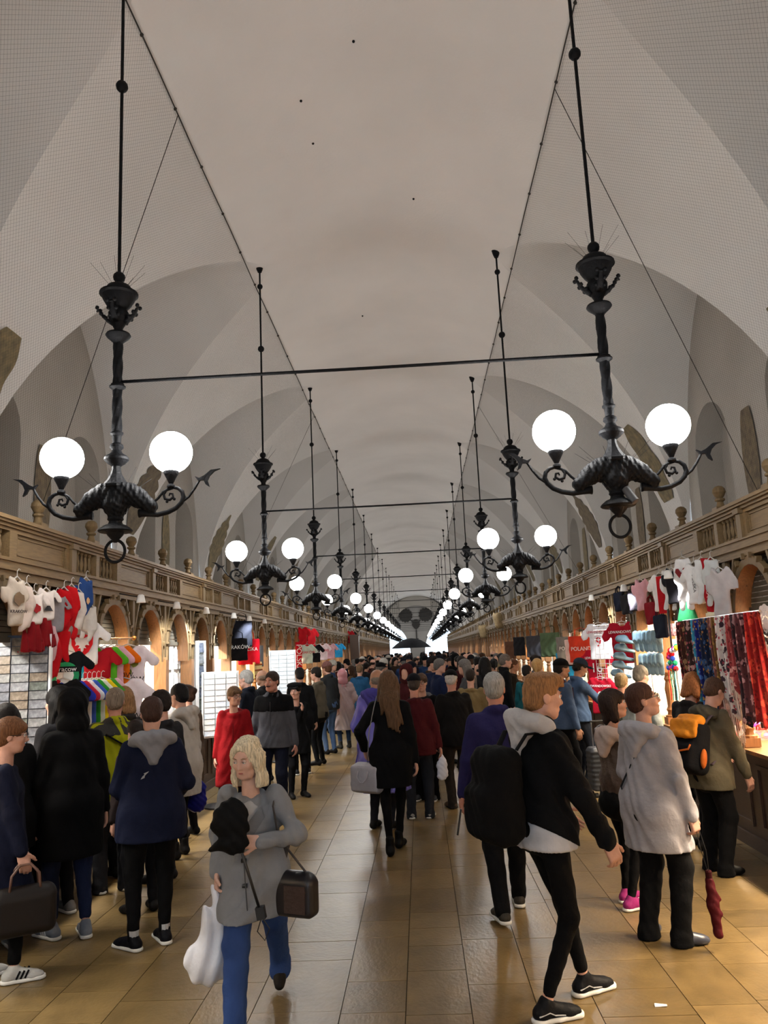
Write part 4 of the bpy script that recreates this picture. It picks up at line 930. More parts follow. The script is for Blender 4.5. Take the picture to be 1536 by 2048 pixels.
person('bearded man in a blue cap and denim jacket holding a suitcase handle', 2.22, 11.75, 75, 1.73, dict(nod=22, hand_r=(.22, .42, .98), curl_r=70), 'tan', ('short', (26, 22, 20)), ('cap', (52, 62, 78)), jacket=jk((78, 102, 138), hem=.86), trousers=dict(col=(30, 34, 44)), shoes=dict(col=(30, 30, 32), sole=1), res=.013, face=.0085,
       extras=lambda q, root, jo: obj('beard', Field(q.hc - .14, q.hc + .14, .009).ell(q.Hp(0, .055, -.095), (.052, .05, .055), q.RH, .01).mesh('beard'), hairm((24, 20, 18)), root))
# ---- right: shoppers at the stalls
person('auburn-haired woman bent over the scarf counter beyond the olive jacket', 2.5, 8.0, 62, 1.64, dict(lean=14, nod=22, hand_r=(.15, .4, 1.0), hand_l=(-.15, .4, 1.0)), 'fair', ('bob', (150, 92, 52)), jacket=jk((40, 36, 36), hem=.7), res=.014, female=True)
person('grey-haired shopper in a pale jacket with a green scarf at the slipper stall', 2.5, 9.5, 55, 1.66, dict(nod=12), 'fair', ('short', (120, 112, 100)), jacket=jk((176, 184, 182), hem=.75), hood=((76, 104, 84), 1.05), res=.014)
person('child with fair curly hair beside the green-scarfed shopper', 2.45, 10.15, 40, 1.55, {}, 'fair', ('curly', (138, 116, 84)), jacket=jk((90, 96, 92), hem=.75), res=.014)
person('person in a teal jacket facing the bag stall', 1.79, 14.0, 40, 1.61, {}, 'fair', ('short', (30, 26, 24)), jacket=jk((44, 122, 134), hem=.76), res=.015)
person('woman with a blonde ponytail in a beige jacket beyond the boy', 1.79, 12.6, 20, 1.73, {}, 'fair', ('pony', (176, 138, 88)), jacket=jk((150, 132, 104), hem=.78), res=.015, female=True)
person('grey-haired man in a dark coat in profile by the bag stall', 1.52, 15.0, 80, 1.8, {}, 'fair', ('short', (112, 104, 98)), jacket=jk((24, 26, 30), hem=.7), res=.015, face=.01)
person('woman in a brown coat with folded arms by the bag stall', 1.77, 15.9, 95, 1.69, dict(hand_l=(.05, .22, 1.12), hand_r=(-.05, .22, 1.1)), 'tan', ('short', (92, 62, 44)), jacket=jk((48, 42, 36), hem=.7), res=.015)
# ---- left foreground
def ex_navycoat(q, root, jo): pass
person('woman with glasses in a navy coat and white trainers with black stripes', -2.8, 5.35, 58, 1.62, dict(hand_r=(.25, .12, .85), foot_r=(.12, .1, 0), turn=-6, foot_l=(-.1, -.1, 0)), 'fair', ('bangs', (112, 76, 50)),
       jacket=dict(col=(22, 26, 48), hem=.5, loose=1.16, flare=1.05, name='coat'), trousers=dict(col=(14, 14, 16), fit=.95, len=.85), shoes=dict(col=(222, 222, 218), sole=1, stripes=cloth((18, 18, 20))), glasses=True, res=.012, face=.0075, female=True)
person('person in a long black hooded coat and cropped blue jeans with grey striped trainers', -2.66, 6.1, -40, 1.76, dict(foot_l=(-.1, .06, 0), foot_r=(.1, -.06, 0), toe_l=20, bw=.98), 'fair', None, ('hood', (14, 14, 16)),
       jacket=dict(col=(14, 14, 16), hem=.56, loose=1.08, fold=.006, name='coat'), trousers=dict(col=(40, 50, 84), fit=.98, len=.84), shoes=dict(col=(140, 148, 162), sole=1, stripes=WHITE_L), res=.012)
person('woman with long black hair in a charcoal coat in the stall queue', -2.98, 6.6, -60, 1.78, dict(turn=10), 'fair', ('long', (18, 17, 18)), jacket=jk((38, 38, 42), hem=.6, loose=1.1, name='coat'), shoes=dict(col=(150, 150, 150), sole=1), res=.013, female=True)
person('person with a black bob in a black jacket at the end of the stall queue', -3.04, 5.84, -50, 1.69, {}, 'fair', ('bob', (26, 22, 22)), jacket=jk((22, 22, 24), hem=.7, loose=1.1), shoes=dict(col=(170, 170, 168), sole=1), res=.013, female=True)
def ex_lime(q, root, jo):
    obj('grey_yoke', jacket_mesh(q, .012, dict(hem=q.Tk(0, 0, .40)[2] / q.k, loose=1.165, sleeve=1.04, fold=.003)), cloth((70, 68, 66)), jo)
    MB().tube([q.Tk(-.1, -.135, .42), q.Tk(.05, -.145, .32), q.Tk(.17, -.11, .24)], .022, 6, flat=.35).build('black_stripe', cloth((20, 20, 22)), jo)
person('grey-haired man in a lime green and grey outdoor jacket at the postcard stall', -2.78, 7.25, -30, 1.73, dict(turn=-10, bw=1.06, hand_r=(.25, .2, .95)), 'ruddy', ('short', (120, 106, 92)), jacket=jk((186, 190, 30), hem=.74, loose=1.14, fold=.008), trousers=dict(col=(46, 46, 50), wide=1.35), shoes=dict(col=(40, 40, 42), sole=1), res=.013, extras=ex_lime)
def ex_navyj(q, root, jo):
    MB().prism([(-.025, -.02), (.0, -.012), (-.012, .0), (.022, .02), (.03, .03), (-.005, .018), (.004, .004)], .006, Matrix.Translation(q.Tk(-.06, -.148, .28))).build('logo_patch', WHITE_L, jo)
person('woman in a navy jacket with a grey hood and black leggings', -1.97, 5.85, -22, 1.7, dict(foot_l=(-.12, 0, 0), toe_l=38, foot_r=(.10, .06, 0), toe_r=14, nod=18, bw=1.06, hand_l=(-.18, .24, 1.0), hand_r=(.2, .24, 1.0)), 'fair', ('short', (58, 38, 32)),
       jacket=dict(col=(26, 32, 58), hem=.74, loose=1.2, fold=.006), trousers=dict(col=(13, 13, 15), fit=1.12, wide=.8), shoes=dict(col=(18, 18, 26), sole=1, sock=WHITE_L), hood=((150, 152, 160), 1.2), res=.012, female=True, extras=ex_navyj)
person('short black-haired woman in a cream quilted jacket and black trousers at the stall', -2.5, 8.35, -62, 1.71, dict(nod=4, foot_r=(.11, .08, 0), hand_l=(-.2, .24, 1.0)), 'fair', ('short', (22, 20, 22)), jacket=jk((226, 220, 212), hem=.62, loose=1.12, quilt=1, name='quilted_jacket'), trousers=dict(col=(16, 16, 18), fit=.95), shoes=dict(col=(30, 28, 28), boot=1), hood=((222, 216, 208), 1.15), res=.012, face=.0085, female=True)
person('person with a hair bun in a tan coat behind the quilted jacket', -2.7, 9.3, -70, 1.66, {}, 'fair', ('bun', (60, 42, 34)), jacket=jk((112, 96, 82), hem=.6, name='coat'), res=.014, female=True)
person('light-brown-haired woman with glasses in profile by the T-shirt rail', -2.88, 7.78, -55, 1.72, dict(nod=10), 'fair', ('bob', (150, 112, 76)), jacket=jk((60, 56, 56), hem=.7), glasses=True, res=.014, face=.009, female=True)
person('curly dark-haired shopper by the T-shirt rail', -2.42, 7.5, -60, 1.68, {}, 'fair', ('curly', (34, 26, 24)), jacket=jk((46, 46, 50), hem=.7), res=.014)
person('child with dark hair bending over the counter by the T-shirt rail', -2.3, 6.62, -40, 1.5, dict(lean=14, nod=24), 'fair', ('short', (34, 26, 24)), jacket=jk((60, 50, 50), hem=.7), res=.014)
def ex_red(q, root, jo): MB().tube([q.Tk(.0, .155, .42), q.Tk(0, .17, .2), V3(0, .17, .6)], .003, 5).build('zip', cloth((90, 16, 20)), jo)
person('woman with glasses in a long red hooded coat facing the entrance', -2.33, 9.95, 172, 1.6, dict(turn=35, foot_l=(-.1, .0, 0)), 'fair', ('bangs', (112, 84, 60)), jacket=jk((166, 24, 32), hem=.48, loose=1.12, flare=1.05, name='coat'), trousers=dict(col=(24, 28, 44)), hood=((132, 20, 26), 1.1), glasses=True, res=.012, face=.0085, female=True, extras=ex_red)
def ex_greyman(q, root, jo):
    obj('black_yoke', jacket_mesh(q, .011, dict(hem=q.Tk(0, 0, .31)[2] / q.k, loose=1.145, sleeve=1.06, fold=.003)), cloth((18, 18, 20)), jo)
    MB().tube([q.Tk(0, .155, .44), q.Tk(0, .168, .25), q.Tk(0, .16, .0)], .0035, 5).build('zip', cloth((80, 80, 84)), jo)
    MB().tube([q.Hp(-.03, .088, -.058), q.Hp(0, .1, -.05), q.Hp(.03, .088, -.058)], [.005, .01, .005], 6).build('moustache', hairm((70, 52, 44)), root)
    sh, el, wr, hd, pn, c = q.arm[-1]; MB().tube([wr + hd * .0 + V3(.03 * math.cos(a), .03 * math.sin(a), 0) for a in np.linspace(0, 2 * PI, 13)[:-1]], .006, 6, True).build('watch', M_METAL, root)
person('man with a moustache in a grey fleece with black shoulders and blue jeans', -1.9, 10.3, 186, 1.76, dict(turn=-16, hand_l=(-.29, .06, .83), curl_l=35, bw=1.1), 'ruddy', ('short', (58, 46, 40)), jacket=jk((96, 97, 104), hem=.82, loose=1.12, name='fleece'), trousers=dict(col=(30, 34, 52), wide=1.2, fit=1.05), shoes=dict(col=(26, 24, 24)), res=.012, face=.0078, hands=.009, extras=ex_greyman)
person('grey-haired man with glasses in a navy coat turned to the picture stall', -2.5, 11.6, -70, 1.77, {}, 'fair', ('short', (170, 166, 160)), jacket=jk((28, 32, 44), hem=.7), glasses=True, res=.014, face=.0095)
person('bald man in a dark coat by the picture stall', -2.55, 13.0, -60, 1.74, {}, 'tan', ('fringe', (120, 100, 84)), jacket=jk((30, 30, 32), hem=.7), res=.015)
person('woman in a black beret holding her collar', -1.81, 11.5, 150, 1.56, dict(hand_l=(-.02, .2, 1.34), turn=-40), 'fair', ('bangs', (20, 18, 20)), ('beret', (18, 18, 20)), jacket=jk((24, 24, 26), hem=.66, name='coat'), res=.014, face=.0095, female=True)
person('tall man in a black jacket seen from behind by the picture stall', -2.05, 13.6, -20, 1.74, dict(foot_r=(.12, .1, 0)), 'fair', ('short', (30, 26, 26)), jacket=jk((20, 20, 23), hem=.72), trousers=dict(col=(18, 18, 20)), shoes=dict(col=(40, 40, 44), sole=1), res=.014)
person('man in a pale bomber jacket with a camera strap facing the stalls', -1.89, 14.7, -70, 1.72, {}, 'fair', ('short', (36, 30, 28)), jacket=jk((116, 108, 92), hem=.84), trousers=dict(col=(22, 22, 24)), res=.014)
person('bearded person in a dusky pink beanie, charcoal top and light jeans', -1.87, 16.2, -50, 1.78, {}, 'fair', ('short', (90, 58, 40)), ('beanie', (150, 104, 98)), jacket=jk((54, 56, 58), hem=.84), trousers=dict(col=(92, 118, 160)), res=.014)
person('person in a translucent pink hooded rain poncho over jeans', -1.66, 17.0, -25, 1.6, dict(hand_l=(-.22, .15, .95), hand_r=(.22, .15, .95)), 'fair', None, ('hood', (196, 130, 140), sheer('pink_poncho', (206, 140, 150), .75)),
       jacket=dict(mat=sheer('clear_poncho', (196, 176, 176), .6), hem=.42, flare=1.3, loose=1.25, sleeve=1.4, fold=.012, name='poncho'), trousers=dict(col=(52, 74, 110)), shoes=dict(col=(60, 60, 58), boot=1), res=.014, extras=lambda q, root, jo: obj('pink_cape', jacket_mesh(q, .014, dict(hem=.8, loose=1.18, sleeve=1.2, fold=.01)), sheer('pink_poncho', (206, 140, 150), .75), root))
person('person in a bright blue jacket facing away down the aisle', -1.42, 18.5, 5, 1.68, {}, 'fair', ('short', (110, 88, 66)), jacket=jk((44, 96, 140), hem=.66, loose=1.1), res=.015)
# ------------------------------------------------------------------ the crowd further down the hall: a few built figures, copied and re-dressed
protos = []
for i, (hs, ht, fem, face_) in enumerate(((('short', (40, 32, 28)), None, 0, 0), (('bob', (52, 38, 30)), None, 1, 0), (('long', (70, 50, 36)), None, 1, 0), (('short', (60, 56, 54)), ('cap', (28, 28, 32)), 0, 0), (('pony', (60, 42, 30)), None, 1, 0), (('short', (70, 60, 56)), ('beanie', (60, 50, 48)), 0, 0), (('fringe', (110, 104, 98)), None, 0, 0), (None, ('hood', (44, 44, 50)), 0, 0))):
    r, q = person('x', 0, 0, 0, 1.70, dict(foot_r=(.11, .08, 0), foot_l=(-.11, -.08, 0), turn=(i * 37) % 50 - 25, hand_l=(-.24, .12 + .03 * i, .86), hand_r=(.26, .05, .8)), 'fair', hs, ht, jacket=jk((40, 40, 44), hem=(.74, .6, .66, .8)[i % 4], loose=1.1), res=.02, female=bool(fem)); protos.append(r)
    NPEOPLE[0] -= 1
CO = [('black', BLK), ('navy', (28, 32, 52)), ('charcoal', (44, 44, 48)), ('dark green', (36, 50, 44)), ('brown', (66, 50, 40)), ('grey', (84, 84, 88)), ('black', (20, 20, 22)), ('maroon', (74, 28, 32)), ('blue', (44, 70, 116)), ('beige', (136, 118, 92)), ('dark blue', (32, 44, 80)), ('black', (15, 15, 18))]
HC = [('black hair', (22, 20, 20)), ('brown hair', (64, 44, 32)), ('dark hair', (36, 28, 26)), ('grey hair', (104, 100, 98)), ('dark hair', (30, 24, 22)), ('black hair', (20, 18, 18))]
PK = ['short-haired', 'bobbed', 'long-haired', 'capped', 'ponytailed', 'woolly-hatted', 'balding', 'hooded']
rc = random.Random(21); used = set(); cells = []
yy = 13.5
while yy < 62:
    for xx in np.arange(-2.35, 2.3, .66 if yy < 34 else .8):
        cells.append((xx + rc.uniform(-.2, .2), yy + rc.uniform(-.3, .3)))
    yy += .95 if yy < 30 else 2.0
taken = [o.location for o in COL.objects if o.name.startswith('person') and o.parent is None]
ncr = 0
for (x, y) in cells:
    if ncr > 165: break
    if any((t[0] - x) ** 2 + (t[1] - y) ** 2 < .40 for t in taken): continue
    taken.append((x, y))
    if y < 15 and not (-.9 < x < 1.4): continue
    if y < 19 and (x < -1.0): continue
    if y < 24 and rc.random() < .25: continue
    i = rc.randrange(8); src = protos[i]; c = rc.choice(CO); h = rc.choice(HC); ht = rc.uniform(.93, 1.07)
    if i in used: r = copy_tree(src)
    else: r = src; used.add(i)
    r.location = (x, y, 0); r.rotation_euler = (0, 0, rc.choice((0, 0, 0, PI, PI, 1.3, -1.3)) + rc.uniform(-.5, .5)); r.scale = (ht * rc.uniform(.97, 1.1), ht, ht); ncr += 1
    for ch in r.children:
        nm = ch.name.split('.')[0]
        if nm == 'jacket': recolor(ch, cloth(c[1]))
        elif nm == 'trousers': recolor(ch, cloth(rc.choice(((20, 20, 24), (36, 42, 62), (60, 58, 56)))))
        elif nm == 'hair': recolor(ch, hairm(h[1]))
        elif nm == 'hood': recolor(ch, cloth(c[1]))
        elif nm in ('cap', 'beanie'): hc = rc.choice(((18, 18, 22), (26, 28, 40), (210, 206, 198), (40, 34, 34))); recolor(ch, cloth(hc)); what0 = 'white-' if hc[0] > 200 else 'dark-'
    what = (what0 if i in (3, 5) else '') + PK[i] + ' shopper in a ' + c[0] + ' jacket' + ((', ' + h[0] + ',') if i < 3 or i == 4 else '') + (' amid the crowd' if y < 30 else ' far down the aisle')
    tag(r, what, 'person', 'crowd in the aisle: ' + what[:60])
# ================================================================== carried things
def held(name, m, mesh, label, cat, loc=(0, 0, 0), rz=0, group=None):
    o = obj(name, mesh, m); o.location = loc; o.rotation_euler = (0, 0, rz); return tag(o, label, cat, group)
def sdfmesh(lo, hi, h, build, name='part'):
    F = Field(V3(*lo), V3(*hi), h); build(F); return F.mesh(name)
M_BAGW = sheer('white_polythene', (226, 228, 236), .96, .4)
# white carrier bag in the blonde woman's hand
p = wpt('blonde woman', lambda q: q.arm[1][2] + q.arm[1][3] * .085)
def b_(F):
    F.ell((0, 0, -.36), (.115, .075, .11), None, .04); F.cone((0, 0, -.34), (0, 0, -.15), .10, .055, .05, sc=(1.05, .7)); F.cone((0, .025, -.15), (.0, .010, 0.0), .045, .012, .03, sc=(1.3, .4)); F.cone((0, -.025, -.15), (0, -.010, 0.0), .045, .012, .03, sc=(1.3, .4)); F.fn(lambda X, Y, Z: .007 * np.sin(X * 75 + Z * 12 + 3 * np.sin(Z * 9)))
bag = held('plastic_carrier_bag', M_BAGW, sdfmesh((-.22, -.18, -.72), (.22, .18, .06), .011, b_, 'plastic_carrier_bag'), 'full white plastic carrier bag hanging from the blonde woman\'s hand', 'bag', p, .5)
bag.rotation_euler = (0, .14, .35)
# folded black umbrella clutched by the blonde woman
p = wpt('blonde woman', lambda q: q.arm[-1][2] + q.arm[-1][3] * .10 + V3(.0, .045, .0))
um = empty('folding_umbrella', p, 0); um.rotation_euler = (0, math.radians(-10), 0)
tag(um, 'black folding umbrella held upside down against the grey coat', 'umbrella')
def b_(F):
    F.cone((0, 0, .0), (-.03, 0, .13), .045, .06, .03, sc=(1.5, .6)); F.cone((-.03, 0, .12), (.02, 0, .19), .06, .045, .03, sc=(1.3, .6)); F.cone((-.04, 0, .02), (-.14, 0, .0), .04, .024, .03, sc=(1, .6)); F.fn(folds(.006, 2))
obj('canopy', sdfmesh((-.3, -.12, -.1), (.22, .12, .36), .01, b_), cloth((14, 14, 16), .7), um)
MB().tube([(0, 0, .05), (.05, 0, -.33)], .008, 8).build('shaft', M_BLACKP, um, True); MB().box((.055, 0, -.355), (.045, .04, .06)).build('handle', M_BLACKP, um)
MB().tube([(.05, 0, -.385), (.02, 0, -.44), (.05, 0, -.49), (.085, 0, -.44), (.06, 0, -.385)], .003, 5).build('wrist_strap', M_BLACKP, um)
# brown shoulder bag of the blonde woman
r, q = who('blonde woman'); c = r.matrix_basis @ Vector(q.Tk(-.27, .06, -.02))
sb = empty('shoulder_bag', c, r.rotation_euler[2] + 1.2); tag(sb, 'dark brown and black leather shoulder bag on the blonde woman\'s arm', 'bag')
M_LEA = mat('dark_brown_leather', lin((54, 40, 38)), .4, .2, 8, .3, 30); M_LEA2 = mat('black_leather', lin((24, 22, 26)), .35)
def b_(F): F.rbox((0, 0, -.03), (.055, .14, .10), .035); F.cone((0, -.085, .07), (0, .085, .07), .035, .035, .05)
obj('bag_body', sdfmesh((-.16, -.24, -.26), (.16, .24, .26), .011, b_), M_LEA2, sb)
MB().box((-.057, .04, -.03), (.012, .13, .14)).build('side_panel', M_LEA, sb); MB().box((.057, .04, -.03), (.012, .13, .14)).build('side_panel', M_LEA, sb)
q0 = r.matrix_basis.to_3x3()
def loc_(o, pt): return (Matrix.Translation(o.location) @ Euler(o.rotation_euler).to_matrix().to_4x4()).inverted() @ (r.matrix_basis @ Vector(pt))
MB().tube([(0, .08, .1), loc_(sb, q.Tk(-.2, .10, .32)), loc_(sb, q.Tk(-.17, .08, .5)), loc_(sb, q.Tk(-.16, 0, .555)), loc_(sb, q.Tk(-.17, -.09, .5)), loc_(sb, q.Tk(-.22, -.12, .3)), (0, -.08, .1)], .017, 6, flat=.35).build('strap', cloth((92, 86, 86)), sb)
# boy's black backpack
r, q = who('fair-haired boy'); c = r.matrix_basis @ Vector(q.Tk(.0, -.27, .17))
bp = empty('backpack', c, r.rotation_euler[2]); tag(bp, 'large black backpack on the fair-haired boy\'s back', 'backpack')
def b_(F): F.rbox((0, 0, -.02), (.16, .11, .26), .09); F.rbox((0, -.09, -.1), (.13, .07, .14), .05, None, .03); F.fn(folds(.006, 1.4))
obj('main_compartment', sdfmesh((-.26, -.26, -.38), (.26, .22, .36), .013, b_), cloth((13, 13, 15)), bp)
for s in (-1, 1): MB().tube([(s * .1, .08, .22), (s * .115, .14, .3), (s * .125, .32, .31), (s * .13, .42, .2), (s * .135, .40, .02), (s * .14, .12, -.16)], .024, 6, flat=.3).build('shoulder_strap', cloth((18, 18, 20)), bp)
MB().tube([(-.14, -.16, -.1), (-.16, -.18, -.24)], .006, 5).build('zip_pull', M_BLACKP, bp)
# grey handbag of the long-haired woman
r, q = who('long brown hair'); c = r.matrix_basis @ Vector(q.Tk(-.24, .0, -.22))
hb = empty('handbag', c, r.rotation_euler[2] - .45); tag(hb, 'boxy pale grey handbag on a long strap of the black-coated woman', 'bag')
M_GB = mat('grey_leather', lin((150, 148, 156)), .5)
def b_(F): F.cone((-.12, 0, -.08), (.12, 0, -.08), .085, .085, .02); F.cone((-.10, 0, .06), (.10, 0, .06), .075, .075, .02); F.rbox((0, 0, -.02), (.17, .085, .13), .03)
obj('bag_body', sdfmesh((-.26, -.16, -.24), (.26, .16, .22), .011, b_), M_GB, hb)
for s in (-1, 1): MB().tube([(-.06, s * .085, .06), (-.06, s * .11, .0), (-.02, s * .115, -.05), (.02, s * .115, -.05), (.06, s * .11, .0), (.06, s * .085, .06)], .007, 6).build('handle', M_GB, hb, True)
MB().tube([(.0, 0, .11), loc_(hb, q.Tk(-.2, -.10, .2)), loc_(hb, q.Tk(-.14, -.10, .45)), loc_(hb, q.Tk(-.12, -.02, .56))], .009, 6, flat=.4).build('strap', cloth((170, 168, 170)), hb)
# maroon umbrella hanging from the parka woman's wrist
p = wpt('pale grey hooded parka', lambda q: q.arm[1][2] + q.arm[1][3] * .09)
um = empty('folded_umbrella', p); tag(um, 'small folded maroon umbrella dangling by its cord from the parka sleeve', 'umbrella')
def b_(F): F.cone((.05, 0, -.30), (.055, 0, -.44), .026, .036, .02); F.cone((.055, 0, -.44), (.07, 0, -.62), .034, .028, .02); F.cone((.06, 0, -.38), (.10, 0, -.42), .02, .012, .02); F.cone((.06, 0, -.47), (.10, 0, -.5), .02, .012, .02); F.fn(folds(.004, 3))
obj('canopy', sdfmesh((-.02, -.08, -.7), (.16, .08, -.24), .008, b_), cloth((88, 22, 30), .7), um)
MB().lathe([(.02, -.31), (.022, -.25), (.016, -.24)], (.048, 0, 0), 10).build('handle', cloth((60, 14, 20)), um)
MB().tube([(0, 0, 0), (.02, .01, -.12), (.046, .004, -.25)], .003, 5).build('cord', M_BLACKP, um); MB().tube([(0.02, 0, 0), (.045, -.01, -.12), (.05, -.004, -.25)], .003, 5).build('cord', M_BLACKP, um)
# orange and black backpack on the olive jacket
r, q = who('olive jacket'); c = r.matrix_basis @ Vector(q.Tk(.02, -.245, .24))
bp = empty('backpack', c, r.rotation_euler[2]); bp.rotation_euler = (-.2, 0, r.rotation_euler[2]); tag(bp, 'black backpack with a bright orange flap on the olive jacket', 'backpack')
M_OR = cloth((240, 150, 40), .6); M_OR2 = cloth((214, 110, 40), .6)
def b_(F): F.rbox((0, 0, -.04), (.15, .095, .22), .07); F.rbox((0, -.08, -.12), (.12, .05, .11), .04, None, .02)
obj('main_compartment', sdfmesh((-.24, -.22, -.34), (.24, .18, .28), .012, b_), cloth((20, 20, 24)), bp)
def b_(F): F.cone((-.09, -.02, .185), (.09, -.02, .185), .05, .05, .03); F.rbox((0, -.10, .11), (.145, .02, .075), .02, None, .05); F.cone((-.06, -.115, .06), (.06, -.115, .06), .03, .03, .03); F.fn(folds(.004, 3))
obj('flap', sdfmesh((-.26, -.2, .0), (.26, .12, .34), .011, b_), M_OR, bp)
MB().tube([(-.11, -.13, -.02), (-.1, -.14, -.06), (0, -.145, -.085), (.1, -.14, -.06), (.11, -.13, -.02)], .008, 6).build('orange_piping', M_OR2, bp, True)
MB().sphere((.165, -.03, -.12), .05, 10, 8, (.5, .6, 1.6)).build('side_pouch', M_OR2, bp, True)
for s in (-1, 1): MB().tube([(s * .08, .05, .16), (s * .1, .1, .24), (s * .115, .28, .25), (s * .12, .36, .12), (s * .125, .1, -.16)], .026, 6, flat=.3).build('shoulder_strap', cloth((96, 84, 92)), bp)
# brown handbag of the navy coat woman
p = wpt('in a navy coat and white', lambda q: q.arm[1][2] + q.arm[1][3] * .09); hb = empty('handbag', p, .6); tag(hb, 'dark brown handbag with looped handles held against the navy coat', 'bag')
def b_(F): F.rbox((0, 0, -.27), (.19, .075, .13), .05); F.cone((-.13, 0, -.16), (.13, 0, -.16), .05, .05, .04)
obj('bag_body', sdfmesh((-.27, -.15, -.46), (.27, .15, -.04), .012, b_), mat('dark_leather_bag', lin((22, 18, 17)), .5, spec=.2), hb)
for s in (-1, 1): MB().tube([(-.09, s * .04, -.14), (-.08, s * .035, -.04), (-.03, s * .02, .015), (.03, s * .02, .015), (.08, s * .035, -.04), (.09, s * .04, -.14)], .009, 6).build('handle', mat('tan_leather', lin((92, 66, 56)), .4), hb, True)
# maroon man's small white bag
p = wpt('maroon jacket', lambda q: q.arm[1][2] + q.arm[1][3] * .09)
def b_(F): F.cone((0, 0, 0), (0, 0, -.12), .015, .05, .02, sc=(1, .6)); F.cone((0, 0, -.12), (0, 0, -.24), .05, .06, .03, sc=(1.1, .7)); F.fn(folds(.005, 3))
held('plastic_bag', M_BAGW, sdfmesh((-.1, -.1, -.34), (.1, .1, .05), .011, b_, 'plastic_bag'), 'small white plastic bag hanging from the maroon jacket sleeve', 'bag', p)
# blue bag beside the quilted jacket
p = wpt('cream quilted', lambda q: q.arm[1][2] + q.arm[1][3] * .09)
def b_(F): F.cone((0, 0, 0), (0, 0, -.12), .02, .09, .03, sc=(1, .6)); F.cone((0, 0, -.12), (0, 0, -.26), .09, .10, .03, sc=(1.1, .7)); F.fn(folds(.007, 3))
held('plastic_bag', cloth((34, 38, 150), .4), sdfmesh((-.2, -.16, -.42), (.2, .16, .05), .012, b_, 'plastic_bag'), 'bright blue plastic bag hanging beside the cream quilted jacket', 'bag', p)
# cabin suitcase
p = wpt('holding a suitcase', lambda q: q.arm[1][2] + q.arm[1][3] * .09); sc_ = empty('suitcase', (2.28, 10.75, 0), .15); tag(sc_, 'dark grey hard-shell suitcase on wheels with raised handle', 'suitcase')
M_SC = mat('dark_grey_shell', lin((62, 64, 68)), .45)
def b_(F):
    F.rbox((0, 0, .34), (.19, .12, .27), .05); F.fn(lambda X, Y, Z: .004 * np.sin(Z * 110))
obj('shell', sdfmesh((-.26, -.2, .0), (.26, .2, .7), .012, b_), M_SC, sc_)
for sx in (-1, 1):
    for sy in (-1, 1): MB().tube([(sx * .15 - .02, sy * .08, .03), (sx * .15 + .02, sy * .08, .03)], .03, 10).build('wheel', M_BLACKP, sc_)
    MB().tube([(sx * .09, .06, .6), (sx * .09, .06, p[2])], .008, 6).build('handle_rod', M_METAL, sc_)
MB().tube([(-.1, .06, p[2]), (.1, .06, p[2])], .014, 8).build('grip', M_BLACKP, sc_)
# open umbrella carried far down the aisle
ur = empty('open_umbrella', (-.5, 46.0, 0)); tag(ur, 'open dark grey umbrella raised above the crowd near the end wall', 'umbrella')
vs_, fs = [(0, 0, 2.62)], []
for j in range(1, 5):
    for i in range(24): a = 2 * PI * i / 24; rr_ = 1.15 * j / 4 * (1 - .05 * (j == 4) * (i % 3 == 1)); vs_.append((rr_ * math.cos(a), rr_ * math.sin(a), 2.62 - .55 * (j / 4) ** 2))
for i in range(24): fs.append((0, 1 + i, 1 + (i + 1) % 24))
for j in range(3):
    for i in range(24): a, b = 1 + j * 24 + i, 1 + j * 24 + (i + 1) % 24; fs.append((a, a + 24, b + 24, b))
MB().add(vs_, fs).build('canopy', cloth((52, 54, 60)), ur, True); MB().tube([(0, 0, 2.62), (0, 0, 1.2)], .012, 6).build('shaft', M_BLACKP, ur)
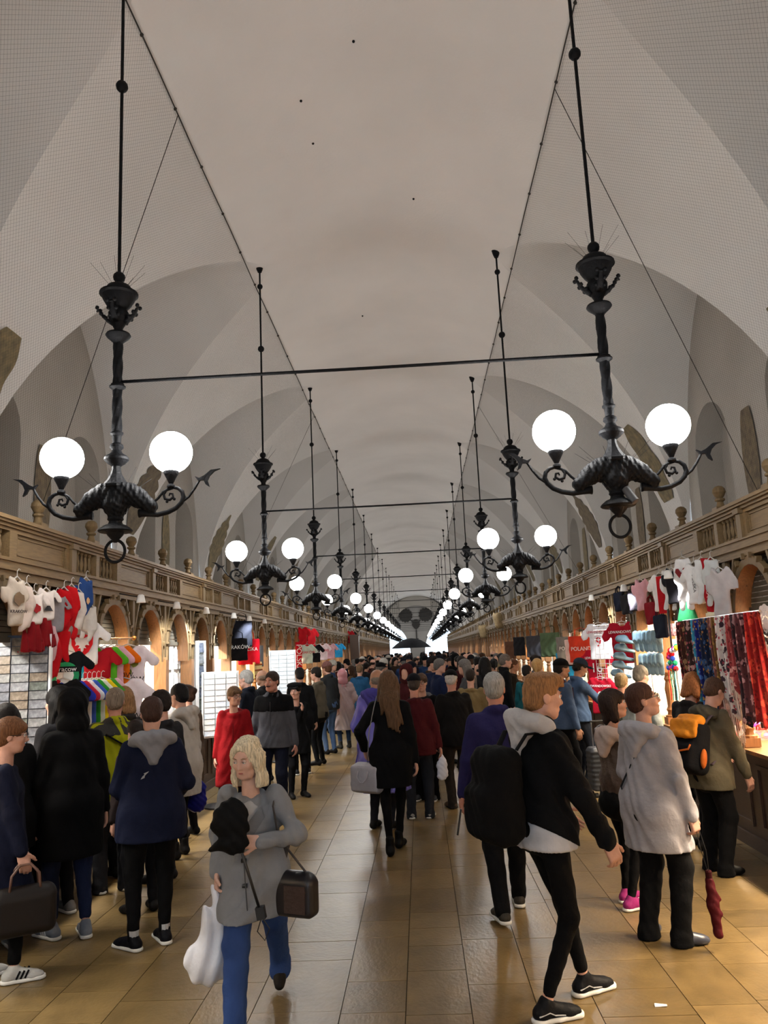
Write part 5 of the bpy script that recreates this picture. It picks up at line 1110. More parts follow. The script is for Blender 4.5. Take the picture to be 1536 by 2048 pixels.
# ================================================================== goods on the stalls
CLOTH_K = 1.0
_R = cam.matrix_world.to_3x3()
def pix(px, py, X=None, Y=None):
    """point where the sight line of a photo pixel meets the plane x=X or y=Y"""
    d = _R @ Vector(((px - 768) / 1585, (1024 - py) / 1585, -1)); t = (X / d.x) if X is not None else Y / d.y
    return Vector((d.x * t, d.y * t, CAM_H + d.z * t))
GPROTO = {}
def garment_mesh(kind, w, h):
    key = (kind, round(w, 2), round(h, 2))
    if key in GPROTO: return GPROTO[key]
    F = Field((-w * .75, -.09, -h - .03), (w * .75, .09, .04), .011 if w < .3 else .013); W = w / 2
    if kind == 'tee':
        F.rbox((0, 0, -h * .5), (W * .68, .022, h * .5), .02); 
        for s in (-1, 1): F.cone((s * W * .55, 0, -h * .09), (s * W * 1.05, 0, -h * .33), h * .11, h * .115, .02, sc=(1, .3) if False else (1, .25), side=(0, 0, 1))
        F.ell((0, -.01, .01), (W * .26, .08, h * .1), None, .01, 'sub')
    elif kind == 'body':
        F.rbox((0, 0, -h * .36), (W * .7, .02, h * .36), .02); F.cone((0, 0, -h * .7), (0, 0, -h * .95), W * .5, W * .2, .03, sc=(1, .2), side=(1, 0, 0))
        for s in (-1, 1): F.cone((s * W * .55, 0, -h * .06), (s * W * .95, 0, -h * .22), h * .08, h * .08, .02, sc=(1, .25), side=(0, 0, 1))
        F.ell((0, -.01, .01), (W * .3, .08, h * .08), None, .01, 'sub')
    elif kind == 'suit':
        F.rbox((0, 0, -h * .28), (W * .62, .022, h * .28), .02)
        for s in (-1, 1): F.cone((s * W * .3, 0, -h * .5), (s * W * .42, 0, -h * .97), W * .34, W * .26, .02, sc=(1, .3)); F.cone((s * W * .55, 0, -h * .06), (s * W * .85, 0, -h * .4), h * .05, h * .045, .02, sc=(1, .4), side=(0, 0, 1))
    elif kind == 'skirt': F.cone((0, 0, -.02), (0, 0, -h), W * .55, W * 1.0, .02, sc=(1, .28), side=(1, 0, 0)); F.plane((0, 0, -h + .01), (0, 0, -1)); F.plane((0, 0, 0), (0, 0, 1)); F.fn(lambda X, Y, Z: .008 * np.sin(X * 90))
    elif kind == 'pants':
        for s in (-1, 1): F.cone((s * W * .3, 0, -.03), (s * W * .5, 0, -h * .97), W * .45, W * .34, .02, sc=(1, .25))
    elif kind == 'tote': F.rbox((0, 0, -h * .62), (W, .025, h * .38), .02)
    elif kind == 'drape': F.rbox((0, 0, -h * .5), (W, .012, h * .5), .012); F.fn(lambda X, Y, Z: .0)
    F.fn(lambda X, Y, Z: .006 * np.sin(X * 38 + 4 * np.sin(Z * 9)) * (Y < 0) )
    me = F.mesh(kind); GPROTO[key] = me; return me
M_WIRE = mat('white_wire', lin((225, 225, 225)), .4); M_HANG = mat('hanger_plastic', lin((190, 186, 180)), .5)
def garment(name, kind, pos, w, h, rgb, rz, label, group=None, hang=True, cat=None, m=None):
    me = garment_mesh(kind, w, h); o = bpy.data.objects.new(name, me); COL.objects.link(o); o.location = pos; o.rotation_euler = (0, 0, rz)
    if not me.materials: me.materials.append(m or cloth(rgb))
    recolor(o, m or cloth(rgb)); tag(o, label, cat or name.split('_')[-1], group)
    if hang and kind != 'tote':
        MB().tube([(-w * .3, 0, -.02), (0, 0, .03), (w * .3, 0, -.02)], .006, 5).tube([(0, 0, .03), (0, 0, .07), (.015, 0, .09), (.03, 0, .08)], .003, 5).build('hanger', M_HANG, o)
    if kind == 'tote':
        for s in (-1, 1): MB().tube([(-w * .25, s * .015, -h * .28), (-w * .22, s * .012, -.04), (0, 0, 0), (w * .22, s * .012, -.04), (w * .25, s * .015, -h * .28)], .009, 5, flat=.4).build('handle', o.material_slots[0].material, o)
    return o
def printed(o, txt, z, size, rgb, y=-.034, shear=0, rot=0):
    me = textmesh(txt, size, .0015, shear=shear); c = obj('lettering', me, cloth(rgb), o); c.matrix_local = Matrix.Translation((0, y, z)) @ Matrix.Rotation(PI / 2, 4, 'X') @ Matrix.Rotation(rot, 4, 'Z'); return c
def patch(o, poly, rgb, z=0, y=-.034, name='print', t=.003, x=0):
    c = MB().prism([(a + x, b + z) for a, b in poly], t, Matrix.Translation((0, y, 0))).build(name, cloth(rgb), o); return c
def blob(cx, cz, rx, rz_, n=12, wob=.2, ph=0): return [(cx + rx * math.cos(2 * PI * i / n) * (1 + wob * math.sin(3.1 * i + ph)), cz + rz_ * math.sin(2 * PI * i / n) * (1 + wob * math.sin(2.3 * i + ph))) for i in range(n)]
SHIELD = [(-.5, .5), (-.25, .46), (0, .52), (.25, .46), (.5, .5), (.48, 0), (.3, -.35), (0, -.6), (-.3, -.35), (-.48, 0)]
EAGLE = [(0, .42), (.06, .34), (.04, .24), (.14, .3), (.3, .36), (.36, .2), (.3, .02), (.34, -.1), (.2, -.06), (.12, -.12), (.2, -.24), (.08, -.22), (.06, -.36), (0, -.44), (-.06, -.36), (-.08, -.22), (-.2, -.24), (-.12, -.12), (-.2, -.06), (-.34, -.1), (-.3, .02), (-.36, .2), (-.3, .36), (-.14, .3), (-.04, .24), (-.06, .34)]
sc2 = lambda poly, k: [(a * k, b * k) for a, b in poly]
AIS_L, AIS_R = math.radians(66), math.radians(-62)
# ---- left: clothes hung under the frieze by the postcard rack
XF = FX[-1] + .18
def L_(name, kind, px, py, w, h, rgb, label, rz=AIS_L, X=None, grp=None, **k):
    f = (.72, .82) if rz > 1 else (1, 1); return garment(name, kind, pix(px, py, X=XF if X is None else X), w * f[0], h * f[1], rgb, rz, label, grp, **k)
a = L_('canvas_apron', 'tee', 34, 1160, .28, .44, (190, 178, 164), 'beige printed canvas apron hung beside the postcard rack'); patch(a, blob(0, -.15, .05, .05), (120, 100, 80)); printed(a, 'KRAKÓW', -.25, .035, (70, 60, 60))
L_('child_shirt', 'suit', 53, 1172, .26, .42, (206, 190, 180), 'white and red infant suit hung beside the beige apron')
for i, (px, py) in enumerate(((68, 1188), (92, 1182))):
    d = L_('folk_dress', 'tee', px, py, .36, .30, (216, 206, 200), 'child folk dress with white top and dark red sequined skirt' + (' and heart print' if i == 0 else ' and mountain print'), AIS_L + .1, grp='folk dresses by the postcard rack')
    s_ = obj('skirt', garment_mesh('skirt', .26, .24), cloth((110, 16, 22)), d); s_.location = (0, 0, -.235)
    if i == 0: patch(d, blob(0, -.12, .045, .035), (150, 40, 44))
    else: patch(d, [(-.05, -.17), (0, -.11), (.05, -.17)], (60, 60, 64))
L_('child_hoodie', 'tee', 112, 1196, .34, .36, (120, 116, 120), 'grey child hooded top hung behind the folk dresses')
L_('child_romper', 'suit', 128, 1180, .3, .75, (168, 14, 22), 'long red child romper suit hung next to the folk dresses')
L_('child_romper', 'suit', 143, 1174, .28, .55, (176, 20, 26), 'short red romper with white trim hung beside the long red romper')
L_('child_romper', 'suit', 157, 1184, .28, .50, (206, 198, 192), 'white infant romper with small brown print')
a = L_('infant_bodysuit', 'body', 172, 1160, .30, .40, (38, 66, 120), 'blue infant football bodysuit hung highest under the frieze'); patch(a, blob(0, -.2, .02, .03), (200, 160, 120))
L_('infant_bodysuit', 'body', 180, 1213, .30, .38, (200, 196, 190), 'cream infant bodysuit hung below the blue bodysuit')
L_('child_dress', 'suit', 100, 1250, .28, .36, (196, 160, 166), 'pale pink child outfit hung below the folk dresses', X=XF - .02)
L_('child_romper', 'suit', 108, 1275, .28, .46, (176, 22, 30), 'red child trousers hung below the pale pink outfit', X=XF - .04)
F0 = math.radians(18)
t = L_('eagle_shirt', 'tee', 166, 1248, .42, .40, (226, 222, 222), 'white T-shirt with a red shield and white eagle', F0, X=XF - .12); patch(t, sc2(SHIELD, .2), (178, 24, 32), -.2); patch(t, sc2(EAGLE, .19), (232, 230, 230), -.19, -.038, 'eagle_print')
t = L_('city_shirt', 'tee', 132, 1306, .40, .36, (20, 22, 24), 'black T-shirt with a green ring and the word Cracow', F0, X=XF - .06); patch(t, blob(0, -.2, .12, .12, 20, 0), (40, 140, 92)); patch(t, blob(0, -.2, .075, .075, 16, 0), (226, 230, 226), 0, -.037); patch(t, [(-.13, -.17), (.13, -.17), (.13, -.12), (-.13, -.12)], (24, 26, 28), 0, -.039); printed(t, 'Cracow', -.145, .06, (230, 230, 230), -.042)
t = L_('printed_shirt', 'tee', 126, 1362, .38, .36, (18, 18, 20), 'black T-shirt with white sketch print under the Cracow shirt', F0, X=XF - .06); patch(t, blob(0, -.16, .07, .06, 10, .35), (150, 150, 156))
for px, c, n in ((150, (40, 150, 190), 'turquoise'), (166, (226, 222, 226), 'plain white'), (178, (130, 128, 132), 'heather grey')):
    L_('plain_shirt', 'tee', px, 1308, .36, .40, c, n + ' T-shirt hung behind the eagle shirt', F0 + .3, X=XF - .2)
# rails of T-shirts
rl = empty('clothes_rail', (0, 0, 0)); pa = pix(190, 1278, X=XF - .05); pb = pix(268, 1276, X=XF - .05)
MB().tube([pa, pb], .012, 8).sphere(pb, .028, 10, 8).sphere(pa, .02, 8, 6).build('rail', mat('brass_rail', lin((150, 100, 40)), .35, metal=.8), rl, True); MB().tube([pa, pa + Vector((0, 0, -.25))], .012, 8).build('bracket', M_OAKL, rl)
tag(rl, 'brass clothes rail across the first lit arch', 'rail')
REDS = [((150, 20, 30), 'red'), ((88, 170, 40), 'green'), ((222, 170, 184), 'pink'), ((226, 110, 24), 'orange')]
for i, (c, n) in enumerate(REDS):
    t = L_('krakow_shirt', 'tee', 196 + i * 13, 1298 - i * 1.0, .36, .38, c, n + ' KRAKÓW T-shirt on the upper hanging row', F0, X=XF + .0 + .03 * i, grp='upper T-shirt row')
    if i == 3: printed(t, 'KRAKÓW', -.28, .07, (40, 36, 30))
t = L_('krakow_shirt', 'tee', 256, 1294, .50, .46, (232, 218, 222), 'pale pink KRAKÓW T-shirt with green dragons in front of the upper row', math.radians(12), X=XF + .16)
for x, z in ((-.06, -.17), (.07, -.17), (0, -.25)): patch(t, blob(x, z, .045, .032, 10, .4, x * 50), (120, 130, 60))
printed(t, 'KRAKÓW', -.33, .075, (50, 50, 40))
for i, (c, n) in enumerate((((40, 50, 160), 'blue'), ((190, 40, 60), 'crimson'), ((230, 230, 230), 'white'), ((60, 90, 180), 'royal blue'), ((50, 140, 50), 'green'), ((228, 226, 216), 'off-white'), ((224, 196, 30), 'yellow'), ((70, 150, 50), 'leaf green'), ((222, 180, 196), 'pink'))):
    L_('souvenir_shirt', 'tee', 138 + i * 9.2, 1366 - i * .8, .36, .40, c, n + ' child T-shirt on the lower hanging row', F0, X=XF - .02 + .012 * i, grp='lower T-shirt row')
t = L_('krakow_shirt', 'tee', 243, 1360, .58, .54, (234, 222, 226), 'white KRAKÓW T-shirt with a green dragon in front of the lower row', math.radians(12), X=XF + .14); patch(t, blob(.02, -.16, .08, .05, 12, .35), (90, 130, 80)); patch(t, blob(-.05, -.24, .06, .03, 12, .3), (120, 124, 130)); printed(t, 'KRAKÓW', -.36, .09, (60, 60, 56))
# ---- postcard racks
PCM = []
for i in range(10):
    r0 = random.Random(i); c1 = [(70, 78, 96), (44, 52, 74), (104, 108, 112), (84, 78, 72), (56, 66, 86), (130, 134, 138), (100, 88, 74), (66, 76, 72), (112, 118, 128), (76, 84, 104)][i]
    c1 = tuple(int(v * .72) for v in c1); PCM.append(mat('postcard_print_%d' % i, lin(c1), .25, nscale=26, col2=lin(tuple(min(255, v + 44) for v in c1)), spec=.6))
PWM = [mat('pale_print_%d' % i, lin(c), .3, nscale=30, col2=lin((246, 248, 250))) for i, c in enumerate(((214, 226, 232), (234, 224, 222), (222, 230, 224), (240, 238, 234), (200, 218, 234)))]
CARD = MB().box((0, 0, 0), (.14, .006, .068)).mesh('postcard'); CARD.materials.append(PCM[0])
CARDV = MB().box((0, 0, 0), (.10, .006, .14)).mesh('print_card'); CARDV.materials.append(PCM[0])
def rack(name, label, base, rz, cols, rows, dx, dz, z0, mats, boardc, mesh=CARD, foot=True, th=.03, seed=1):
    o = empty(name, base, rz); tag(o, label, 'rack'); w = cols * dx + .03; h = rows * dz + .04
    MB().box((0, .02, z0 + h / 2), (w, th, h)).build('board', cloth(boardc, .6), o)
    for s in (-1, 1): MB().box((s * w / 2, .0, z0 + h / 2), (.018, .05, h)).build('side_rail', M_WIRE, o)
    if foot: MB().box((0, .02, z0 / 2), (.06, .06, z0)).build('stand_post', M_BLACKP, o); MB().lathe([(.24, 0), (.24, .02), (.04, .04)], (0, .02, 0), 16).build('stand_foot', M_BLACKP, o)
    r0 = random.Random(seed)
    for i in range(cols):
        for j in range(rows):
            c = bpy.data.objects.new('postcard' if mesh is CARD else 'print_card', mesh); COL.objects.link(c); c.parent = o; c.location = (-w / 2 + .015 + dx * (i + .5), -.012, z0 + .02 + dz * (j + .5)); c.rotation_euler = (-.12, 0, 0); recolor(c, r0.choice(mats))
    return o
p = pix(38, 1420, Y=6.62); rack('postcard_rack', 'tall dark postcard rack densely filled with blue city views', (p.x, 6.62, 0), math.radians(10), 3, 17, .15, .074, .92, PCM, (60, 66, 80), foot=False, seed=2)
p = pix(112, 1400, Y=7.5)
p = pix(438, 1400, Y=11.0); rack('postcard_rack', 'white postcard stand in front of the framed pictures', (p.x + .02, 11.0, 0), math.radians(22), 3, 11, .15, .076, .90, PWM, (232, 240, 240), seed=5)
p = pix(402, 1400, X=FX[-1] + .12); rack('print_rack', 'narrow column of dark framed prints on the arch post', (p.x, p.y, 0), AIS_L, 1, 8, .13, .16, .9, PCM, (200, 214, 216), CARDV, False, seed=6)
p = pix(567, 1400, Y=15.3); rack('postcard_rack', 'pale blue postcard stand beside the red scarf', (p.x, 15.3, 0), math.radians(16), 3, 14, .15, .076, .95, PWM[:1] + PWM[4:] + PWM[3:4], (206, 226, 236), seed=8)
# framed prints inside the third and fourth arches
FRM = MB().box((0, 0, 0), (.26, .02, .34)).mesh('picture'); FRM.materials.append(M_WHITE); PIC = MB().box((0, -.012, 0), (.16, .004, .2)).mesh('picture_sheet'); PIC.materials.append(PWM[0])
rp_ = random.Random(4); Xb = FX[-1] - .5
brd = MB().box((FX[-1] - .16, 11.9, 1.6), (.03, 2.2, 1.3)).build('picture_board', M_WHITE); tag(brd, 'white display board behind the framed prints', 'board')
for j in range(3):
    for i in range(6):
        o = bpy.data.objects.new('framed_print', FRM); COL.objects.link(o); o.location = (FX[-1] - .13, 10.98 + i * .36, 1.2 + j * .4); o.rotation_euler = (0, 0, PI / 2)
        c = bpy.data.objects.new('picture_sheet', PIC); COL.objects.link(c); c.parent = o; recolor(c, rp_.choice(PWM)); tag(o, 'small white framed print on the bright picture stall board', 'picture', 'framed prints in the picture stall')
# tote bags, sign, scarf, shirts down the left side
XL2 = FX[-1] + .12
def LB(px, py, w, h, c, label, txt=None, tc=(220, 220, 220)):
    o = garment('tote_bag', 'tote', pix(px, py, X=XL2), w, h, c, math.radians(30), label, 'tote bags by the picture stall', cat='bag')
    if txt: printed(o, txt, -h * .55, .09, tc)
LB(482, 1225, .40, .62, (20, 22, 30), 'large black tote bag hung highest by the picture stall'); LB(476, 1262, .34, .52, (16, 16, 18), 'smaller black tote bag with white handles by the picture stall', 'KRAKÓW'); LB(486, 1252, .32, .40, (222, 220, 216), 'white cloth tote bag hung in front of the black ones', 'PL', (60, 60, 60)); LB(497, 1262, .42, .62, (196, 22, 40), 'bright red tote bag hung beside the black ones', 'POLSKA')
p = pix(520, 1312, X=XL2); tag(MB().box((p.x, p.y, p.z), (.03, .55, .42)).box((p.x + .002, p.y, p.z), (.034, .5, .37)).build('chalk_board', mat('slate', lin((44, 38, 40)), .7)), 'blank dark slate board beside the red tote bag', 'board')
p = pix(515, 1340, X=XL2 + .1); jb = MB().box((p.x, p.y, p.z), (.03, .7, .3)).build('jewellery_board', cloth((206, 176, 120))); tag(jb, 'tan pegboard with rows of small amber pendants', 'board'); PEND = MB().sphere((0, 0, 0), .018, 6, 5).mesh('pendant'); PEND.materials.append(mat('amber', lin((120, 60, 20)), .2))
for i in range(8):
    for j in range(3): c = bpy.data.objects.new('pendant', PEND); COL.objects.link(c); c.parent = jb; c.location = (p.x + .022, p.y - .3 + i * .085, p.z - .1 + j * .1)
p = pix(597, 1284, X=FX[-1] + .07); sc_ = MB().box((0, 0, -.42), (.17, .02, .84)).build('football_scarf', cloth((170, 20, 34))); sc_.location = p; sc_.rotation_euler = (0, 0, math.radians(22)); tag(sc_, 'red football scarf with POLSKA in white letters down its length', 'scarf'); c = printed(sc_, 'POLSKA', -.42, .2, (230, 228, 226), -.013, rot=-PI / 2)
MB().tube([(0, 0, 0), (0, 0, 2.66 - p.z)], .004, 5).build('cord', M_BLACKP, sc_)
for k in range(10): MB().tube([(-.08 + k * .018, 0, -.84), (-.08 + k * .018, 0, -.9)], .004, 4).build('fringe', cloth((220, 210, 210)), sc_)
for px, py, c, n, txt in ((614, 1290, (190, 206, 194), 'pale green', 'KRAKÓW'), (630, 1290, (20, 20, 24), 'black', 'POLSKA'), (645, 1288, (222, 200, 204), 'white and pink', 'POLAND'), (660, 1288, (226, 176, 188), 'rose', 'PL'), (677, 1288, (40, 140, 196), 'sky blue', 'PL')):
    t = garment('hanging_shirt', 'tee', pix(px, py, X=XL2 + .15), .44, .5, c, math.radians(20), n + ' T-shirt hung in a row beyond the red scarf', 'T-shirts beyond the red scarf', cat='shirt'); printed(t, txt, -.2, .1, (200, 60, 60) if c[0] > 100 else (220, 220, 220))
for px, py, c, n in ((604, 1255, (180, 24, 34), 'red'), (622, 1258, (190, 30, 40), 'scarlet'), (700, 1262, (150, 24, 30), 'dark red'), (706, 1264, (30, 28, 30), 'black')):
    garment('hanging_jacket', 'tee', pix(px, py, X=XL2), .42, .55, c, math.radians(40), n + ' sports top hung under the frieze beyond the pale postcard stand', cat='top')
p = pix(705, 1300, X=FX[-1] + .25); tag(MB().box((FX[-1] + .36, p.y, 1.35), (.4, .4, 2.7)).box((FX[-1] + .36, p.y, 2.72), (.46, .46, .06)).build('tall_kiosk_cabinet', M_OAKD), 'tall dark wooden cabinet projecting from the stalls beyond the blue shirt', 'cabinet')
# ---- right: scarf stall
XR = FX[1] - .14
FLOR = {}
def floral(i, base, f1, f2):
    key = 'floral_%d' % i
    m = mat(key, lin(base), .85, .2, 8); nt = m.node_tree; b = nt.nodes['Principled BSDF']
    tc = nt.nodes.new('ShaderNodeTexCoord'); prev = b.inputs['Base Color'].links[0].from_socket
    for sc, col, thr in ((13, f1, .36), (24, f2, .30)):
        v = nt.nodes.new('ShaderNodeTexVoronoi'); v.inputs['Scale'].default_value = sc; nt.links.new(tc.outputs['Object'], v.inputs['Vector'])
        n = nt.nodes.new('ShaderNodeTexNoise'); n.inputs['Scale'].default_value = sc * 3; nt.links.new(tc.outputs['Object'], n.inputs['Vector'])
        ad = nt.nodes.new('ShaderNodeMath'); ad.operation = 'MULTIPLY_ADD'; ad.inputs[1].default_value = .45; nt.links.new(n.outputs[0], ad.inputs[0]); nt.links.new(v.outputs['Distance'], ad.inputs[2])
        lt_ = nt.nodes.new('ShaderNodeMath'); lt_.operation = 'LESS_THAN'; lt_.inputs[1].default_value = thr + .22; nt.links.new(ad.outputs[0], lt_.inputs[0])
        mx = nt.nodes.new('ShaderNodeMix'); mx.data_type = 'RGBA'; nt.links.new(lt_.outputs[0], mx.inputs[0]); nt.links.new(prev, mx.inputs[6]); mx.inputs[7].default_value = (*lin(col), 1); prev = mx.outputs[2]
    nt.links.new(prev, b.inputs['Base Color']); return m
def shawl_mesh(L, w, seed, point):
    """a gathered shawl hanging from a rod: narrow pleats at the top, spreading to a pointed or straight hem"""
    r0 = random.Random(seed); nx, nz = 26, 22; vs_, fs = [], []
    for j in range(nz + 1):
        t = j / nz
        for i in range(nx + 1):
            u = i / nx * 2 - 1; ww = w * (.62 + .38 * t); drop = L * (1 - (.28 * abs(u) if point else .03 * math.sin(u * 6)) * t)
            vs_.append((u * ww, .035 * math.sin(u * 9 + seed) * (1 - .3 * t) + .012 * math.sin(t * 7 + u * 4) - .02 * t, -t * drop))
    for j in range(nz):
        for i in range(nx): a = j * (nx + 1) + i; fs.append((a, a + 1, a + nx + 2, a + nx + 1))
    n = len(vs_); vs_ += [(x, y + .012, z) for x, y, z in vs_]; fs += [tuple(q + n for q in f[::-1]) for f in fs[:nx * nz]]
    edge = [j * (nx + 1) for j in range(nz + 1)]; e2 = [q + nx for q in edge]; bt = [nz * (nx + 1) + i for i in range(nx + 1)]; tp = list(range(nx + 1))
    for e in (edge, e2, bt, tp):
        for q, r in zip(e[:-1], e[1:]): fs.append((q, r, r + n, q + n))
    return MB().add(vs_, fs), [vs_[q] for q in bt]
pa = pix(1366, 1243, X=XR - .12); pb = pix(1520, 1222, X=XR - .12)
tag(MB().tube([pa, pb], .012, 8).build('scarf_rod', M_METAL), 'metal rod the floral shawls hang from', 'rod')
SH = [((60, 22, 26), (170, 60, 70), (190, 150, 150), 'dark red'), ((74, 40, 30), (180, 140, 100), (150, 60, 60), 'brown flowered'), ((52, 34, 32), (200, 160, 150), (170, 80, 90), 'black and rose'), ((60, 150, 180), (140, 60, 60), (220, 200, 170), 'turquoise'), ((28, 36, 110), (70, 110, 180), (170, 130, 70), 'royal blue'), ((20, 30, 56), (60, 90, 130), (160, 110, 60), 'navy flowered'), ((110, 66, 58), (200, 150, 140), (150, 80, 80), 'dusty pink'), ((110, 80, 40), (160, 120, 60), (80, 50, 40), 'ochre'), ((206, 196, 190), (60, 40, 50), (170, 70, 80), 'cream and black'), ((150, 60, 60), (210, 150, 140), (110, 30, 36), 'coral red'), ((54, 36, 40), (190, 150, 150), (130, 60, 70), 'black and mauve'), ((96, 50, 52), (190, 140, 140), (60, 30, 34), 'plum'), ((160, 30, 26), (200, 70, 50), (120, 20, 20), 'bright red')]
for i, (b0, f1, f2, nm) in enumerate(SH):
    t = (i + .4) / len(SH); p = pa.lerp(pb, t); L = (.78, .80, .74, .86, .95, 1.0, 1.0, .80, .92, .74, .92, .86, .9)[i]
    mb, bt = shawl_mesh(L, .10, i * 1.7, i in (2, 7, 8, 9)); m = floral(i, b0, f1, f2)
    o = mb.build('floral_shawl', m, None, True); o.location = p + Vector((-.03 - .012 * (i % 3), 0, 0)); o.rotation_euler = (0, math.radians(-3), AIS_R + .25); tag(o, nm + ' floral folk shawl hanging from the scarf stall rod', 'scarf', 'floral shawls on the scarf rod')
    if i in (6, 8, 9):
        fr = MB()
        for x, y, z in bt[::1]: fr.tube([(x, y + .006, z), (x + .004, y + .004, z - .2)], .003, 4)
        f = fr.build('fringe', cloth((222, 200, 184)), o); f['kind'] = 'stuff'
# second tier of shawl tips at counter height
for i, (c, n) in enumerate((((30, 120, 180), 'blue'), ((24, 100, 60), 'green'), ((70, 30, 130), 'violet'), ((190, 30, 150), 'magenta'), ((206, 180, 150), 'ivory'), ((190, 160, 120), 'sand'), ((214, 120, 40), 'orange'))):
    p = pix(1425 + i * 17, 1352, X=XR + .02); mb, bt = shawl_mesh(.26, .09, i + 3.3, True); o = mb.build('folded_shawl', floral(20 + i, c, tuple(min(255, v + 40) for v in c), c), None, True); o.location = p; o.rotation_euler = (0, 0, AIS_R + .2); tag(o, n + ' folded shawl tip hanging at the scarf counter', 'scarf', 'shawl tips at the scarf counter')
# clothes under the right frieze
XR1 = FX[1] - .18
def R_(name, kind, px, py, w, h, rgb, label, rz=AIS_R, **k): return garment(name, kind, pix(px, py, X=XR1), w * .76, h * .85, rgb, rz, label, **k)
t = R_('football_shirt', 'tee', 1318, 1150, .42, .5, (226, 220, 220), 'white and red football shirt at the far end of the hanging baby clothes', cat='shirt'); patch(t, [(-.02, -.02), (.12, -.02), (.12, -.45), (-.02, -.45)], (176, 24, 32))
R_('long_sleeve', 'suit', 1334, 1142, .34, .5, (214, 214, 216), 'white infant suit beside the red and white shirt', cat='clothing'); R_('child_shirt', 'tee', 1343, 1140, .34, .44, (30, 30, 36), 'black child top among the white baby clothes', cat='top')
t = R_('heart_suit', 'suit', 1364, 1118, .4, .62, (222, 222, 224), 'white infant suit with a dark red heart', cat='clothing'); patch(t, [(0, -.05), (.035, 0), (.07, .0), (.085, -.035), (.0, -.14), (-.085, -.035), (-.07, 0), (-.035, 0)], (120, 40, 44), -.1)
t = R_('krakow_shirt', 'tee', 1388, 1128, .42, .48, (220, 220, 222), 'white top lettered down the front between heart suit and red scarf', cat='top'); printed(t, 'POLSKA', -.2, .05, (90, 90, 96), rot=-PI / 2)
R_('baby_suit', 'suit', 1402, 1120, .34, .5, (206, 208, 210), 'pale grey infant suit beside the lettered white top', cat='clothing'); t = R_('red_scarf', 'drape', 1411, 1116, .16, .62, (150, 22, 30), 'narrow red lettered scarf hung among the baby clothes', hang=False, cat='scarf'); printed(t, 'POLSKA', -.26, .07, (222, 190, 190), -.018, rot=-PI / 2)
R_('baby_suit', 'suit', 1421, 1120, .32, .52, (180, 184, 186), 'grey infant suit next to the narrow red scarf', cat='clothing'); R_('knitted_jumper', 'tee', 1437, 1140, .36, .56, (170, 166, 168), 'long grey knitted top beside the first scarf stall arch', cat='top')
for px, py, c, n in ((1236, 1172, (26, 30, 44), 'black and blue striped'), (1250, 1176, (34, 32, 36), 'black'), (1266, 1168, (44, 40, 46), 'charcoal'), (1300, 1190, (120, 24, 34), 'dark red'), (1318, 1215, (28, 34, 48), 'dark navy')):
    R_('hanging_bag', 'tote', px, py, .26, .42, c, n + ' cloth shoulder bag hung above the wire grid', cat='bag')
t = R_('pink_shirt', 'tee', 1280, 1162, .34, .44, (200, 150, 160), 'pink and grey child top hung above the denim slippers', cat='top')
hat_ = obj('felt_hat', sdfmesh((-.16, -.16, -.2), (.16, .16, .16), .011, lambda F: (F.cone((0, 0, -.1), (0, 0, .05), .11, .07, .02), F.plane((0, 0, -.12), (0, 0, -1)))), cloth((30, 100, 64))); hat_.location = pix(1374, 1222, X=XR + .05); tag(hat_, 'dark green felt hat on the shelf left of the shawls', 'hat')
# jerseys and wire grid
wg = empty('wire_grid', pix(1226, 1300, X=XR1 + .08), AIS_R + .35); tag(wg, 'white wire display grid in front of the football shirts', 'rack')
for i in range(9): MB().tube([(-.3 + i * .075, 0, -.45), (-.3 + i * .075, 0, .4)], .004, 4).build('upright_wire', M_WIRE, wg)
for j in range(12): MB().tube([(-.3, .004, -.42 + j * .073), (.3, .004, -.42 + j * .073)], .004, 4).build('cross_wire', M_WIRE, wg)
def jersey(px, py, c, tc, num, label, sz=.52):
    t = garment('football_jersey', 'tee', pix(px, py, X=XR1 + .12), sz, .58, c, AIS_R + .35, label, 'football jerseys on the wire grid', cat='jersey'); printed(t, 'LEWANDOWSKI', -.13, .055, tc); printed(t, num, -.30, .22, tc)
jersey(1196, 1248, (216, 216, 222), (176, 30, 40), '9', 'white football jersey lettered LEWANDOWSKI with a red number'); jersey(1243, 1246, (150, 20, 36), (226, 226, 226), '9', 'dark red football jersey behind the wire grid'); jersey(1192, 1300, (164, 20, 40), (226, 222, 222), '16', 'red football jersey numbered 16 below the white one'); jersey(1200, 1356, (172, 22, 42), (230, 226, 226), '9', 'red LEWANDOWSKI jersey hung lowest on the wire grid')
# denim slippers
def slipper():
    return sdfmesh((-.07, -.16, -.06), (.07, .16, .08), .009, lambda F: (F.cone((0, -.09, -.02), (0, .09, -.02), .038, .045, .02, sc=(1, .45)), F.cone((0, .02, .0), (0, .1, -.01), .042, .035, .02, sc=(1.05, .9)), F.ell((0, -.05, .04), (.03, .08, .04), None, .01, 'sub')), 'slipper')
SL = slipper(); M_DEN = cloth((108, 134, 150)); SL.materials.append(M_DEN)
k = 0
for row, (py, xs) in enumerate(((1284, range(1272, 1326, 9)), (1330, range(1284, 1326, 9)))):
    for px in xs:
        o = bpy.data.objects.new('denim_slipper', SL); COL.objects.link(o); o.location = pix(px, py, X=XR + .0); o.rotation_euler = (PI / 2 + .1, 0, AIS_R + .3); o.scale = (1, 1.05, 1); tag(o, 'pale denim slipper hanging toe-down in the %s row' % ('upper', 'lower')[row], 'slipper', '%s row of hanging denim slippers' % ('upper', 'lower')[row])
